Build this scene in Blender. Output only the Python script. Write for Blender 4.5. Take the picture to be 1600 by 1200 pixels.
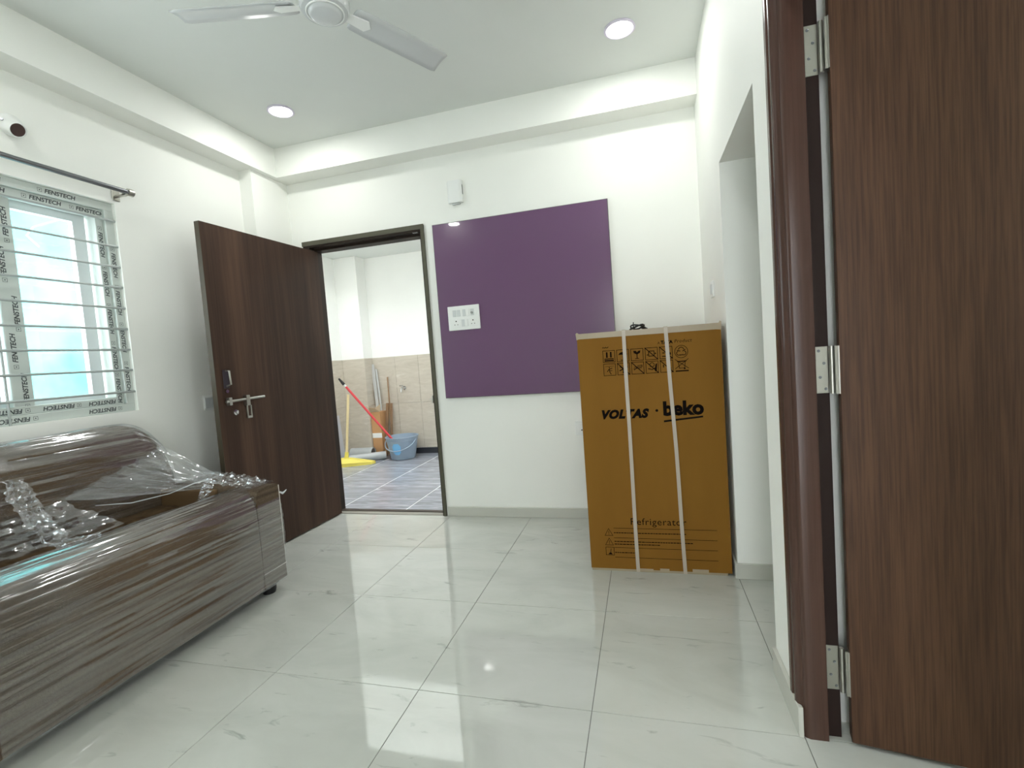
import bpy, bmesh, math, random
from mathutils import Vector, Matrix, noise

for o in list(bpy.data.objects):
    bpy.data.objects.remove(o)
random.seed(7)
PI = math.pi
sc = bpy.context.scene
COL = sc.collection

# ------------------------------------------------------------------ camera
CAM_LOC = Vector((0.0, -3.2739, 1.1487))
YAW, PITCH, ROLL, FPX = 0.2674, -0.0585, -0.0731, 758.55
F = Vector((-math.sin(YAW) * math.cos(PITCH), math.cos(YAW) * math.cos(PITCH), math.sin(PITCH)))
R0 = Vector((math.cos(YAW), math.sin(YAW), 0))
U0 = R0.cross(F)
RV = math.cos(ROLL) * R0 + math.sin(ROLL) * U0
UV = -math.sin(ROLL) * R0 + math.cos(ROLL) * U0
cam = bpy.data.cameras.new('camera')
cam.sensor_fit = 'HORIZONTAL'
cam.sensor_width = 36.0
cam.lens = FPX / 1600 * 36.0
cam.clip_start = 0.02
camo = bpy.data.objects.new('camera', cam)
COL.objects.link(camo)
mw = Matrix((RV, UV, -F)).transposed().to_4x4()
mw.translation = CAM_LOC
camo.matrix_world = mw
sc.camera = camo

# ------------------------------------------------------------------ world and exposure
SKY_STRENGTH = 9.0
DOWNLIGHT_W = 4.6
LAMP_COL = (0.985, 1.0, 0.965)
w = bpy.data.worlds.new('sky')
sc.world = w
w.use_nodes = True
bgn = w.node_tree.nodes['Background']
bgn.inputs[0].default_value = (0.93, 0.97, 1.0, 1)
bgn.inputs[1].default_value = SKY_STRENGTH
sc.view_settings.view_transform = 'Standard'
sc.view_settings.look = 'None'
sc.view_settings.exposure = 0.15
sc.view_settings.gamma = 1.0
sc.view_settings.use_curve_mapping = False
sc.cycles.max_bounces = 10
sc.cycles.diffuse_bounces = 7
sc.cycles.glossy_bounces = 4
sc.cycles.transparent_max_bounces = 12
sc.cycles.caustics_reflective = False
sc.cycles.caustics_refractive = False

# ------------------------------------------------------------------ materials
def s2l(c):
    return tuple(((v / 255) / 12.92 if v / 255 <= 0.04045 else ((v / 255 + 0.055) / 1.055) ** 2.4) for v in c) + (1.0,)

MATS = {}
def pm(name, rgb, rough=0.5, metal=0.0, spec=0.5, **kw):
    """plain principled material; rgb is an sRGB 0-255 triple"""
    if name in MATS:
        return MATS[name]
    m = bpy.data.materials.new(name)
    m.use_nodes = True
    b = m.node_tree.nodes['Principled BSDF']
    b.inputs['Base Color'].default_value = s2l(rgb)
    b.inputs['Roughness'].default_value = rough
    b.inputs['Metallic'].default_value = metal
    b.inputs['Specular IOR Level'].default_value = spec
    for k, v in kw.items():
        b.inputs[k.replace('_', ' ')].default_value = v
    MATS[name] = m
    return m

def N(m, t, **props):
    n = m.node_tree.nodes.new(t)
    for k, v in props.items():
        setattr(n, k, v)
    return n

def coords(m, scale, rot=(0, 0, 0), kind='Object'):
    tc = N(m, 'ShaderNodeTexCoord')
    mp = N(m, 'ShaderNodeMapping')
    mp.inputs['Scale'].default_value = scale
    mp.inputs['Rotation'].default_value = rot
    m.node_tree.links.new(tc.outputs[kind], mp.inputs['Vector'])
    return mp.outputs['Vector']

def noise_tex(m, vec, scale, detail=4, rough=0.55, dist=0.0):
    n = N(m, 'ShaderNodeTexNoise')
    n.inputs['Scale'].default_value = scale
    n.inputs['Detail'].default_value = detail
    n.inputs['Roughness'].default_value = rough
    n.inputs['Distortion'].default_value = dist
    m.node_tree.links.new(vec, n.inputs['Vector'])
    return n.outputs['Fac']

def ramp(m, fac, stops):
    r = N(m, 'ShaderNodeValToRGB')
    e = r.color_ramp.elements
    while len(e) < len(stops):
        e.new(0.5)
    for el, (p, c) in zip(e, stops):
        el.position = p
        el.color = s2l(c)
    m.node_tree.links.new(fac, r.inputs['Fac'])
    return r.outputs['Color']

def mixc(m, fac, a, b, mode='MIX'):
    n = N(m, 'ShaderNodeMix', data_type='RGBA', blend_type=mode)
    L = m.node_tree.links
    for sock, v in ((n.inputs['Factor'], fac), (n.inputs['A'], a), (n.inputs['B'], b)):
        if isinstance(v, (int, float, tuple)):
            sock.default_value = v
        else:
            L.new(v, sock)
    return n.outputs['Result']

def bump(m, fac, strength, dist=0.01):
    b = N(m, 'ShaderNodeBump')
    b.inputs['Strength'].default_value = strength
    b.inputs['Distance'].default_value = dist
    m.node_tree.links.new(fac, b.inputs['Height'])
    m.node_tree.links.new(b.outputs['Normal'], m.node_tree.nodes['Principled BSDF'].inputs['Normal'])

def setcol(m, out):
    m.node_tree.links.new(out, m.node_tree.nodes['Principled BSDF'].inputs['Base Color'])

def paint(name, rgb, rough=0.6):
    m = pm(name, rgb, rough, spec=0.3)
    v = coords(m, (1, 1, 1))
    f = noise_tex(m, v, 1.3, 3)
    d = tuple(max(0, c - 5) for c in rgb)
    setcol(m, ramp(m, f, [(0.3, d), (0.7, rgb)]))
    bump(m, noise_tex(m, v, 90, 2), 0.04, 0.002)
    return m

def wood(name, stops, rough, along=(9, 9, 0.55), fine=(160, 160, 2.2), fine_amt=0.35, bumps=0.05, coat=0.0):
    m = pm(name, stops[1][1], rough)
    f1 = noise_tex(m, coords(m, along), 1.0, 5, 0.6, 0.4)
    f2 = noise_tex(m, coords(m, fine), 1.0, 3, 0.6)
    base = ramp(m, f1, stops)
    dark = ramp(m, f2, [(0.35, (150, 140, 132)), (0.62, (255, 255, 255))])
    setcol(m, mixc(m, fine_amt, base, dark, 'MULTIPLY'))
    bump(m, f2, bumps, 0.002)
    if coat:
        m.node_tree.nodes['Principled BSDF'].inputs['Coat Weight'].default_value = coat
    return m

WALL = paint('wall_paint', (243, 244, 239))
CEIL = paint('ceiling_paint', (224, 227, 223))
LOBBY_WALL = paint('lobby_paint', (240, 240, 236))

FLOOR = pm('floor_tile', (212, 214, 207), 0.07, spec=0.5)
v = coords(FLOOR, (1, 1, 1), kind='Object')
tcn = N(FLOOR, 'ShaderNodeNewGeometry')
vw = tcn.outputs['Position']
mpn = N(FLOOR, 'ShaderNodeMapping')
mpn.inputs['Rotation'].default_value = (0, 0, 0.5)
mpn.inputs['Scale'].default_value = (1.0, 2.4, 1)
FLOOR.node_tree.links.new(vw, mpn.inputs['Vector'])
cl = noise_tex(FLOOR, mpn.outputs['Vector'], 1.6, 5, 0.6, 0.8)
cloud = ramp(FLOOR, cl, [(0.30, (188, 190, 183)), (0.55, (199, 201, 194)), (0.75, (206, 207, 201))])
mp2 = N(FLOOR, 'ShaderNodeMapping')
mp2.inputs['Rotation'].default_value = (0, 0, -0.35)
mp2.inputs['Scale'].default_value = (3.0, 13.0, 1)
FLOOR.node_tree.links.new(vw, mp2.inputs['Vector'])
sm = noise_tex(FLOOR, mp2.outputs['Vector'], 1.4, 4, 0.62, 1.2)
smr = ramp(FLOOR, sm, [(0.635, (255, 255, 255)), (0.74, (158, 160, 156))])
setcol(FLOOR, mixc(FLOOR, 0.5, cloud, smr, 'MULTIPLY'))
rr = N(FLOOR, 'ShaderNodeMapRange')
rr.inputs['To Min'].default_value = 0.03
rr.inputs['To Max'].default_value = 0.10
FLOOR.node_tree.links.new(cl, rr.inputs['Value'])
FLOOR.node_tree.links.new(rr.outputs['Result'], FLOOR.node_tree.nodes['Principled BSDF'].inputs['Roughness'])

FLOOR.node_tree.nodes['Principled BSDF'].inputs['Coat Weight'].default_value = 0.6
FLOOR.node_tree.nodes['Principled BSDF'].inputs['Coat Roughness'].default_value = 0.02
GROUT = pm('grout', (112, 112, 106), 0.8)
SKIRT = pm('skirting_tile', (196, 196, 188), 0.25)
DOORWOOD = wood('entrance_door_laminate', [(0.28, (50, 35, 27)), (0.5, (70, 51, 41)), (0.72, (90, 67, 54))], 0.55,
                along=(7, 7, 0.4), fine=(90, 90, 1.2), fine_amt=0.3)
DOORWOOD.node_tree.nodes['Principled BSDF'].inputs['Specular IOR Level'].default_value = 0.22
DOOREDGE = pm('entrance_door_edge', (66, 58, 44), 0.45)
FRAMEWOOD = pm('entrance_frame', (46, 37, 31), 0.55, spec=0.2)
RDOOR = wood('bedroom_door_laminate', [(0.25, (70, 46, 32)), (0.5, (93, 65, 47)), (0.75, (110, 80, 58))], 0.5,
             along=(5, 5, 0.45), fine=(190, 190, 4.5), fine_amt=0.55, bumps=0.25)
RDOOR.node_tree.nodes['Principled BSDF'].inputs['Specular IOR Level'].default_value = 0.3
RFRAME = wood('polished_frame', [(0.25, (60, 40, 34)), (0.5, (75, 53, 45)), (0.75, (89, 66, 56))], 0.26,
              along=(6, 6, 0.5), fine=(120, 120, 2), fine_amt=0.25, bumps=0.03)
RFRAME.node_tree.nodes['Principled BSDF'].inputs['Specular IOR Level'].default_value = 0.3
STEEL = pm('brushed_steel', (188, 186, 178), 0.32, 1.0)
CHROME = pm('chrome', (210, 210, 210), 0.12, 1.0)
DARKMETAL = pm('dark_metal', (128, 130, 134), 0.3, 0.85)
BLACK = pm('black_plastic', (18, 18, 19), 0.45)
WHITEPL = pm('white_plastic', (236, 238, 236), 0.3)
GREYPL = pm('grey_white_plastic', (206, 210, 210), 0.35)
PURPLE = pm('purple_laminate', (104, 72, 106), 0.2, spec=0.4, Coat_Weight=0.6, Coat_Roughness=0.03)
PURPLE_EDGE = pm('panel_edge_band', (84, 84, 76), 0.4)
CARD = pm('cardboard', (131, 92, 34), 0.65, spec=0.1)
f = noise_tex(CARD, coords(CARD, (3, 3, 0.6)), 1.2, 4)
setcol(CARD, ramp(CARD, f, [(0.3, (127, 88, 32)), (0.7, (136, 96, 37))]))
bump(CARD, noise_tex(CARD, coords(CARD, (220, 220, 1)), 1, 2), 0.05, 0.001)
CARD2 = pm('pale_cardboard', (196, 150, 104), 0.7)
TAPE = pm('packing_tape', (166, 150, 126), 0.35)
STRAP = pm('polypropylene_strap', (184, 172, 156), 0.4)
INK = pm('print_ink', (28, 16, 7), 0.8, spec=0.05)
INKB = pm('black_print_ink', (20, 15, 12), 0.8, spec=0.05)
UPVC = pm('upvc_frame', (196, 203, 198), 0.35)
UPVCW = pm('upvc_white', (208, 213, 214), 0.35)
FILMINK = pm('film_print', (62, 68, 70), 0.5)
BAR = pm('grille_steel', (168, 174, 172), 0.4, 0.1)
FABRIC = pm('brown_sofa_fabric', (112, 97, 80), 0.85, spec=0.2)
fv = noise_tex(FABRIC, coords(FABRIC, (20, 1.2, 44), (0.12, 0, 0)), 1, 6, 0.65, 0.3)
fb = noise_tex(FABRIC, coords(FABRIC, (60, 60, 60)), 2.0, 4, 0.7)
setcol(FABRIC, mixc(FABRIC, 0.6, ramp(FABRIC, fv, [(0.30, (70, 57, 45)), (0.5, (97, 83, 68)), (0.72, (112, 98, 82))]),
                    ramp(FABRIC, fb, [(0.3, (160, 150, 140)), (0.7, (255, 255, 255))]), 'MULTIPLY'))
bump(FABRIC, fb, 0.3, 0.003)
DARKFAB = pm('dark_seat_fabric', (78, 62, 44), 0.9, spec=0.15)
setcol(DARKFAB, ramp(DARKFAB, noise_tex(DARKFAB, coords(DARKFAB, (12, 12, 12)), 2, 5), [(0.3, (62, 47, 32)), (0.7, (92, 74, 52))]))

def film_mat(name, base, edge, rough, haze):
    m = bpy.data.materials.new(name)
    m.use_nodes = True
    nt = m.node_tree
    nt.nodes.clear()
    L = nt.links
    out = nt.nodes.new('ShaderNodeOutputMaterial')
    tr = nt.nodes.new('ShaderNodeBsdfTransparent')
    tr.inputs[0].default_value = (0.97, 0.975, 0.98, 1)
    gl = nt.nodes.new('ShaderNodeBsdfGlossy')
    gl.inputs['Color'].default_value = (0.96, 0.97, 1, 1)
    gl.inputs['Roughness'].default_value = rough
    df = nt.nodes.new('ShaderNodeBsdfDiffuse')
    df.inputs[0].default_value = (0.85, 0.87, 0.9, 1)
    m1 = nt.nodes.new('ShaderNodeMixShader')
    m1.inputs[0].default_value = haze
    lw = nt.nodes.new('ShaderNodeLayerWeight')
    lw.inputs[0].default_value = 0.35
    mr = nt.nodes.new('ShaderNodeMapRange')
    mr.inputs['To Min'].default_value = base
    mr.inputs['To Max'].default_value = edge
    m2 = nt.nodes.new('ShaderNodeMixShader')
    bp = nt.nodes.new('ShaderNodeBump')
    bp.inputs['Strength'].default_value = 0.55
    bp.inputs['Distance'].default_value = 0.006
    tc = nt.nodes.new('ShaderNodeTexCoord')
    mp = nt.nodes.new('ShaderNodeMapping')
    mp.inputs['Scale'].default_value = (30, 2.0, 70)
    mp.inputs['Rotation'].default_value = (0.13, 0, 0)
    ns = nt.nodes.new('ShaderNodeTexNoise')
    ns.inputs['Scale'].default_value = 1.0
    ns.inputs['Detail'].default_value = 3
    L.new(tc.outputs['Object'], mp.inputs['Vector'])
    L.new(mp.outputs['Vector'], ns.inputs['Vector'])
    L.new(ns.outputs['Fac'], bp.inputs['Height'])
    L.new(bp.outputs['Normal'], gl.inputs['Normal'])
    L.new(lw.outputs['Facing'], mr.inputs['Value'])
    L.new(tr.outputs[0], m1.inputs[1])
    L.new(df.outputs[0], m1.inputs[2])
    L.new(mr.outputs['Result'], m2.inputs[0])
    L.new(m1.outputs[0], m2.inputs[1])
    L.new(gl.outputs[0], m2.inputs[2])
    L.new(m2.outputs[0], out.inputs[0])
    return m
FILM = film_mat('stretch_film', 0.10, 0.55, 0.13, 0.025)
FILMLOOSE = film_mat('loose_crumpled_film', 0.10, 0.55, 0.10, 0.06)

GLASS = bpy.data.materials.new('window_glass')
GLASS.use_nodes = True
nt = GLASS.node_tree
nt.nodes.clear()
_o = nt.nodes.new('ShaderNodeOutputMaterial')
_t = nt.nodes.new('ShaderNodeBsdfTransparent')
_t.inputs[0].default_value = (0.93, 0.97, 0.97, 1)
_g = nt.nodes.new('ShaderNodeBsdfGlossy')
_g.inputs['Roughness'].default_value = 0.02
_m = nt.nodes.new('ShaderNodeMixShader')
_m.inputs[0].default_value = 0.06
nt.links.new(_t.outputs[0], _m.inputs[1])
nt.links.new(_g.outputs[0], _m.inputs[2])
nt.links.new(_m.outputs[0], _o.inputs[0])

NET = bpy.data.materials.new('green_safety_sheet')
NET.use_nodes = True
nt = NET.node_tree
nt.nodes.clear()
_o = nt.nodes.new('ShaderNodeOutputMaterial')
_t = nt.nodes.new('ShaderNodeBsdfTranslucent')
_d = nt.nodes.new('ShaderNodeBsdfDiffuse')
_m = nt.nodes.new('ShaderNodeMixShader')
_m.inputs[0].default_value = 0.35
_tc = nt.nodes.new('ShaderNodeTexCoord')
_n = nt.nodes.new('ShaderNodeTexNoise')
_n.inputs['Scale'].default_value = 2.2
_n.inputs['Detail'].default_value = 5
_r = nt.nodes.new('ShaderNodeValToRGB')
_r.color_ramp.elements[0].position = 0.35
_r.color_ramp.elements[0].color = s2l((82, 160, 158))
_r.color_ramp.elements[1].position = 0.72
_r.color_ramp.elements[1].color = s2l((126, 186, 185))
nt.links.new(_tc.outputs['Object'], _n.inputs['Vector'])
nt.links.new(_n.outputs['Fac'], _r.inputs['Fac'])
nt.links.new(_r.outputs[0], _t.inputs[0])
nt.links.new(_r.outputs[0], _d.inputs[0])
nt.links.new(_t.outputs[0], _m.inputs[1])
nt.links.new(_d.outputs[0], _m.inputs[2])
nt.links.new(_m.outputs[0], _o.inputs[0])

LAMP = bpy.data.materials.new('led_diffuser')
LAMP.use_nodes = True
_b = LAMP.node_tree.nodes['Principled BSDF']
_b.inputs['Base Color'].default_value = (1, 1, 1, 1)
_b.inputs['Emission Color'].default_value = (*LAMP_COL, 1)
_b.inputs['Emission Strength'].default_value = 12.0

DADO = pm('beige_wall_tile', (203, 192, 174), 0.2)
f = noise_tex(DADO, coords(DADO, (2.5, 2.5, 10), kind='Object'), 1.5, 5, 0.6, 1.5)
setcol(DADO, ramp(DADO, f, [(0.3, (186, 177, 162)), (0.62, (198, 190, 176)), (0.78, (214, 208, 198))]))
LOBBYTILE = pm('grey_lobby_tile', (150, 152, 158), 0.18)
f = noise_tex(LOBBYTILE, coords(LOBBYTILE, (1.5, 9, 1)), 1.5, 6, 0.65, 1.2)
setcol(LOBBYTILE, ramp(LOBBYTILE, f, [(0.28, (112, 113, 121)), (0.5, (144, 147, 156)), (0.72, (184, 188, 197))]))
LOBBYGROUT = pm('white_grout', (222, 224, 228), 0.7)

# ------------------------------------------------------------------ mesh helpers
def box(bm, x0, x1, y0, y1, z0, z1, bevel=0.0, seg=2):
    vs = [bm.verts.new((x, y, z)) for z in (z0, z1) for y in (y0, y1) for x in (x0, x1)]
    q = [(0, 2, 3, 1), (4, 5, 7, 6), (0, 1, 5, 4), (2, 6, 7, 3), (0, 4, 6, 2), (1, 3, 7, 5)]
    fs = [bm.faces.new([vs[i] for i in t]) for t in q]
    if bevel:
        es = {e for f_ in fs for e in f_.edges}
        bmesh.ops.bevel(bm, geom=list(es), offset=bevel, segments=seg, affect='EDGES', profile=0.5)
    return bm

def frame_axes(d):
    d = Vector(d).normalized()
    a = Vector((0, 0, 1)) if abs(d.z) < 0.9 else Vector((1, 0, 0))
    u = d.cross(a).normalized()
    return u, d.cross(u).normalized()

def tube(bm, pts, r, n=10, caps=True):
    """pipe along pts; r a number or a list"""
    pts = [Vector(p) for p in pts]
    rs = r if isinstance(r, (list, tuple)) else [r] * len(pts)
    rings = []
    u = None
    for i, p in enumerate(pts):
        d = (pts[min(i + 1, len(pts) - 1)] - pts[max(i - 1, 0)])
        if u is None:
            u, vv = frame_axes(d)
        else:
            dn = d.normalized()
            u = (u - dn * u.dot(dn)).normalized()
            vv = dn.cross(u)
        rings.append([bm.verts.new(p + rs[i] * (math.cos(2 * PI * k / n) * u + math.sin(2 * PI * k / n) * vv)) for k in range(n)])
    for a, b in zip(rings, rings[1:]):
        for k in range(n):
            bm.faces.new((a[k], a[(k + 1) % n], b[(k + 1) % n], b[k]))
    if caps:
        bm.faces.new(rings[0])
        bm.faces.new(list(reversed(rings[-1])))
    return bm

def lathe(bm, prof, n=32, origin=(0, 0, 0), axis=(0, 0, 1)):
    """prof: (radius, height along axis)"""
    u, vv = frame_axes(axis)
    ax = Vector(axis).normalized()
    o = Vector(origin)
    rings = []
    for r, h in prof:
        if r < 1e-6:
            rings.append([bm.verts.new(o + ax * h)])
        else:
            rings.append([bm.verts.new(o + ax * h + r * (math.cos(2 * PI * k / n) * u + math.sin(2 * PI * k / n) * vv)) for k in range(n)])
    for a, b in zip(rings, rings[1:]):
        for k in range(n):
            k2 = (k + 1) % n
            if len(a) == 1 and len(b) == 1:
                continue
            if len(a) == 1:
                bm.faces.new((a[0], b[k2], b[k]))
            elif len(b) == 1:
                bm.faces.new((a[k], a[k2], b[0]))
            else:
                bm.faces.new((a[k], a[k2], b[k2], b[k]))
    return bm

def prism(bm, poly, fixed_axis, a, b):
    """poly: 2-D points in the other two axes, extruded from a to b along fixed_axis"""
    def P(p, t):
        c = list(p)
        c.insert('xyz'.index(fixed_axis), t)
        return c
    lo = [bm.verts.new(P(p, a)) for p in poly]
    hi = [bm.verts.new(P(p, b)) for p in poly]
    n = len(poly)
    for k in range(n):
        bm.faces.new((lo[k], lo[(k + 1) % n], hi[(k + 1) % n], hi[k]))
    bm.faces.new(lo)
    bm.faces.new(list(reversed(hi)))
    return bm

def grid_surface(bm, rows, close_u=False):
    vs = [[bm.verts.new(p) for p in r] for r in rows]
    for a, b in zip(vs, vs[1:]):
        n = len(a)
        for k in range(n if close_u else n - 1):
            bm.faces.new((a[k], a[(k + 1) % n], b[(k + 1) % n], b[k]))
    return vs

def obj(name, bm, m, parent=None, smooth=False, recalc=True):
    if recalc:
        bmesh.ops.recalc_face_normals(bm, faces=bm.faces[:])
    me = bpy.data.meshes.new(name)
    bm.to_mesh(me)
    bm.free()
    me.materials.append(m)
    if smooth:
        me.polygons.foreach_set('use_smooth', [True] * len(me.polygons))
        try:
            me.set_sharp_from_angle(angle=math.radians(40))
        except Exception:
            pass
    o = bpy.data.objects.new(name, me)
    COL.objects.link(o)
    if parent is not None:
        o.parent = parent
        o.matrix_parent_inverse = parent.matrix_basis.inverted()
    return o

def nb():
    return bmesh.new()

def tag(o, label, cat=None, group=None, kind=None):
    o['label'] = label
    if cat:
        o['category'] = cat
    if group:
        o['group'] = group
    if kind:
        o['kind'] = kind
    return o

def thing(name, label, cat, loc, group=None, kind=None):
    o = bpy.data.objects.new(name, None)
    COL.objects.link(o)
    o.location = loc
    o.empty_display_size = 0.05
    return tag(o, label, cat, group, kind)

def struct(name, bm, m, label, cat, **k):
    return tag(obj(name, bm, m, **k), label, cat, kind='structure')

def text_mesh(s, size, bold=0.0, shear=0.0, spacing=1.0, align='CENTER'):
    cu = bpy.data.curves.new('lettering', 'FONT')
    cu.body = s
    cu.size = size
    cu.offset = bold
    cu.shear = shear
    cu.space_character = spacing
    cu.align_x = align
    cu.align_y = 'BOTTOM_BASELINE'
    cu.resolution_u = 3
    to = bpy.data.objects.new('lettering_tmp', cu)
    COL.objects.link(to)
    dg = bpy.context.evaluated_depsgraph_get()
    dg.update()
    me = bpy.data.meshes.new_from_object(to.evaluated_get(dg))
    bpy.data.objects.remove(to)
    bpy.data.curves.remove(cu)
    return me

def place_text(me, m, parent, origin, xdir, ydir, name='lettering', width=None):
    """lay a text mesh on a plane; width rescales it to a real width in metres"""
    xs = [v_.co.x for v_ in me.vertices]
    k = 1.0
    if width:
        k = width / (max(xs) - min(xs))
    xd, yd = Vector(xdir).normalized(), Vector(ydir).normalized()
    zd = xd.cross(yd)
    M = Matrix((xd, yd, zd)).transposed().to_4x4()
    M.translation = Vector(origin)
    me2 = me.copy()
    for v_ in me2.vertices:
        v_.co = M @ (v_.co * k)
    me2.materials.clear()
    me2.materials.append(m)
    o = bpy.data.objects.new(name, me2)
    COL.objects.link(o)
    o.parent = parent
    o.matrix_parent_inverse = parent.matrix_basis.inverted()
    return o

# ------------------------------------------------------------------ dimensions of the place
XL, XR = -2.684, 0.383        # left and right wall faces
XR2 = 0.535                   # far face of the right wall
YF = -4.55                    # wall behind the camera
ZC = 2.792                    # ceiling
WX0, WX1, WZ0, WZ1 = -2.45, -1.25, 1.0, 2.114   # window (y0,y1,z0,z1)
DX0, DX1, DZ = -2.481, -1.466, 2.13             # entrance frame, outer
PO0, PO1, PZ = -1.509, -0.805, 1.96             # passage opening in right wall
BD0, BD1, BDZ = -2.90, -1.715, 2.16             # bedroom door hole
LY0, LY1 = 0.15, 2.30                           # lobby depth

# ------------------------------------------------------------------ room shell
b = nb()
box(b, -3.9, DX0, 0, 0.15, 0, ZC)
box(b, DX1, 2.2, 0, 0.15, 0, ZC)
box(b, DX0, DX1, 0, 0.15, DZ, ZC)
struct('wall_back', b, WALL, 'off-white painted back wall with the entrance doorway and purple panel', 'wall')
b = nb()
box(b, XL - 0.2, XL, WX1, 0, 0, ZC)
box(b, XL - 0.2, XL, YF, WX0, 0, ZC)
box(b, XL - 0.2, XL, WX0, WX1, 0, WZ0)
box(b, XL - 0.2, XL, WX0, WX1, WZ1, ZC)
struct('wall_left', b, WALL, 'off-white painted left wall with the grilled window', 'wall')
b = nb()
box(b, XR, XR2, PO1, 0, 0, ZC)
box(b, XR, XR2, PO0, PO1, PZ, ZC)
box(b, XR, XR2, BD1, PO0, 0, ZC)
box(b, XR, XR2, BD0, BD1, BDZ, ZC)
box(b, XR, XR2, YF, BD0, 0, ZC)
struct('wall_right', b, WALL, 'off-white right wall with tall passage opening beside brown door frame', 'wall')
b = nb()
box(b, XL - 0.2, -0.30, YF - 0.15, YF, 0, ZC)  # gap between these pieces is an unseen opening added to let daylight in
box(b, 0.22, 3.2, YF - 0.15, YF, 0, ZC)
box(b, -0.30, 0.22, YF - 0.15, YF, 2.12, ZC)
struct('wall_front', b, WALL, 'off-white wall with an added daylight opening behind the viewer', 'wall')
b = nb()
box(b, XR2, 3.0, -1.66, -1.56, 0, ZC)
struct('wall_bedroom', b, WALL, 'off-white partition wall beyond the open brown door', 'wall')
b = nb()
box(b, 3.0, 3.15, YF, -3.6, 0, ZC)
box(b, 3.0, 3.15, -2.6, -1.56, 0, ZC)
box(b, 3.0, 3.15, -3.6, -2.6, 0, 1.0)  # gap above this piece is added, out of view, to brighten the room
box(b, 3.0, 3.15, -3.6, -2.6, 2.1, ZC)
struct('wall_bedroom_added_opening', b, WALL, 'far wall of the room behind the brown door with an added daylight opening', 'wall')
b = nb()
box(b, 2.05, 2.2, -1.56, 0, 0, ZC)
struct('wall_passage', b, WALL, 'end wall of the passage behind the opening', 'wall')
b = nb()
box(b, XL - 0.2, 3.15, YF - 0.15, 0.15, ZC, ZC + 0.15)
struct('ceiling', b, CEIL, 'plain white painted ceiling with round downlights', 'ceiling')
# dropped beams under the ceiling and the corner column
ZB = 2.584
b = nb()
box(b, XL, XR, -0.153, 0, ZB, ZC)
struct('trim_1', b, WALL, 'white dropped beam running along the top of back wall', 'beam')
b = nb()
box(b, XL, -2.54, YF, -0.153, ZB, ZC)
struct('trim_2', b, WALL, 'white dropped beam running along the top of left wall', 'beam')
b = nb()
box(b, XL, -2.582, -0.361, 0, 0, ZB)
struct('trim_3', b, WALL, 'shallow white corner column behind the open entrance door', 'column')

# floor: slab with separately laid tiles
b = nb()
box(b, XL - 0.2, 3.15, YF - 0.15, 0.0, -0.12, -0.002)
floor = struct('floor', b, GROUT, 'glossy off-white tiled floor of the room', 'floor')
TX, TY, TS, TT = -1.4324, -0.5855, 0.6059, 0.6043
tile_meshes = {}
def tile(x0, x1, y0, y1, z, th, m, parent, gap=0.0022, bev=0.0007):
    key = (round(x1 - x0, 3), round(y1 - y0, 3), m.name)
    if key not in tile_meshes:
        bb = nb()
        hx, hy = (x1 - x0 - gap) / 2, (y1 - y0 - gap) / 2
        box(bb, -hx, hx, -hy, hy, -th, 0)
        top = [e for e in bb.edges if all(v_.co.z > -1e-6 for v_ in e.verts)]
        bmesh.ops.bevel(bb, geom=top, offset=bev, segments=1, affect='EDGES')
        bmesh.ops.recalc_face_normals(bb, faces=bb.faces[:])
        me = bpy.data.meshes.new('tile')
        bb.to_mesh(me)
        bb.free()
        me.materials.append(m)
        tile_meshes[key] = me
    o = bpy.data.objects.new('tile', tile_meshes[key])
    COL.objects.link(o)
    o.location = ((x0 + x1) / 2, (y0 + y1) / 2, z)
    o.parent = parent
    return o
xs = [XL] + [TX + TS * i for i in range(-2, 8) if XL + 0.02 < TX + TS * i < 2.9] + [3.0]
ys = [0.0] + [TY - TT * j for j in range(0, 7) if TY - TT * j > YF + 0.02] + [YF]
for i in range(len(xs) - 1):
    for j in range(len(ys) - 1):
        tile(xs[i], xs[i + 1], ys[j + 1], ys[j], 0.0, 0.002, FLOOR, floor)

def skirting(name, label, x0, x1, y0, y1, h=0.07, m=SKIRT):
    bb = nb()
    box(bb, x0, x1, y0, y1, 0, h, 0.002, 1)
    return struct(name, bb, m, label, 'baseboard')
skirting('baseboard_back', 'pale grey tile skirting under the purple panel', DX1 + 0.012, XR, -0.014, 0)
skirting('baseboard_left', 'pale grey tile skirting along the left wall', XL, XL + 0.013, YF, -0.361)
skirting('baseboard_right', 'pale grey tile skirting between passage opening and brown frame', XR - 0.013, XR, -1.80, PO0, 0.09)
skirting('baseboard_passage', 'pale grey tile skirting across the passage jamb beside carton', XR - 0.013, XR2 + 0.0, PO1 - 0.013, PO1, 0.075)
skirting('baseboard_corner', 'pale grey tile skirting on right wall behind the carton', XR - 0.013, XR, PO1, -0.014, 0.075)

# ------------------------------------------------------------------ lobby beyond the entrance
b = nb()
box(b, -3.9, -0.95, LY1, LY1 + 0.15, 0, 2.51)
lobby_wall = struct('wall_lobby', b, LOBBY_WALL, 'bright white lobby wall with beige tiled lower half', 'wall')
b = nb()
box(b, -3.67, -3.36, LY1 - 0.2, LY1, 0, 2.51)
lobby_pillar = struct('trim_4', b, LOBBY_WALL, 'white pillar with beige tiled lower half in the lobby corner', 'column')
b = nb()
box(b, -3.72, -0.9, 1.56, 1.66, 2.66, 3.55)  # unseen shaft, added so that skylight falls into the lobby from overhead
box(b, -3.72, -0.9, 0.05, 0.15, 2.66, 3.55)
box(b, -3.72, -3.62, 0.15, 1.56, 2.66, 3.55)
box(b, -1.0, -0.9, 0.15, 1.56, 2.66, 3.55)
struct('wall_added_light_shaft', b, paint('light_shaft_grey', (204, 204, 199)), 'unseen shaft walls added above the lobby to bring in daylight', 'wall')
b = nb()
box(b, -0.95, -0.8, 0.15, LY1, 0, 2.51)
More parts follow.
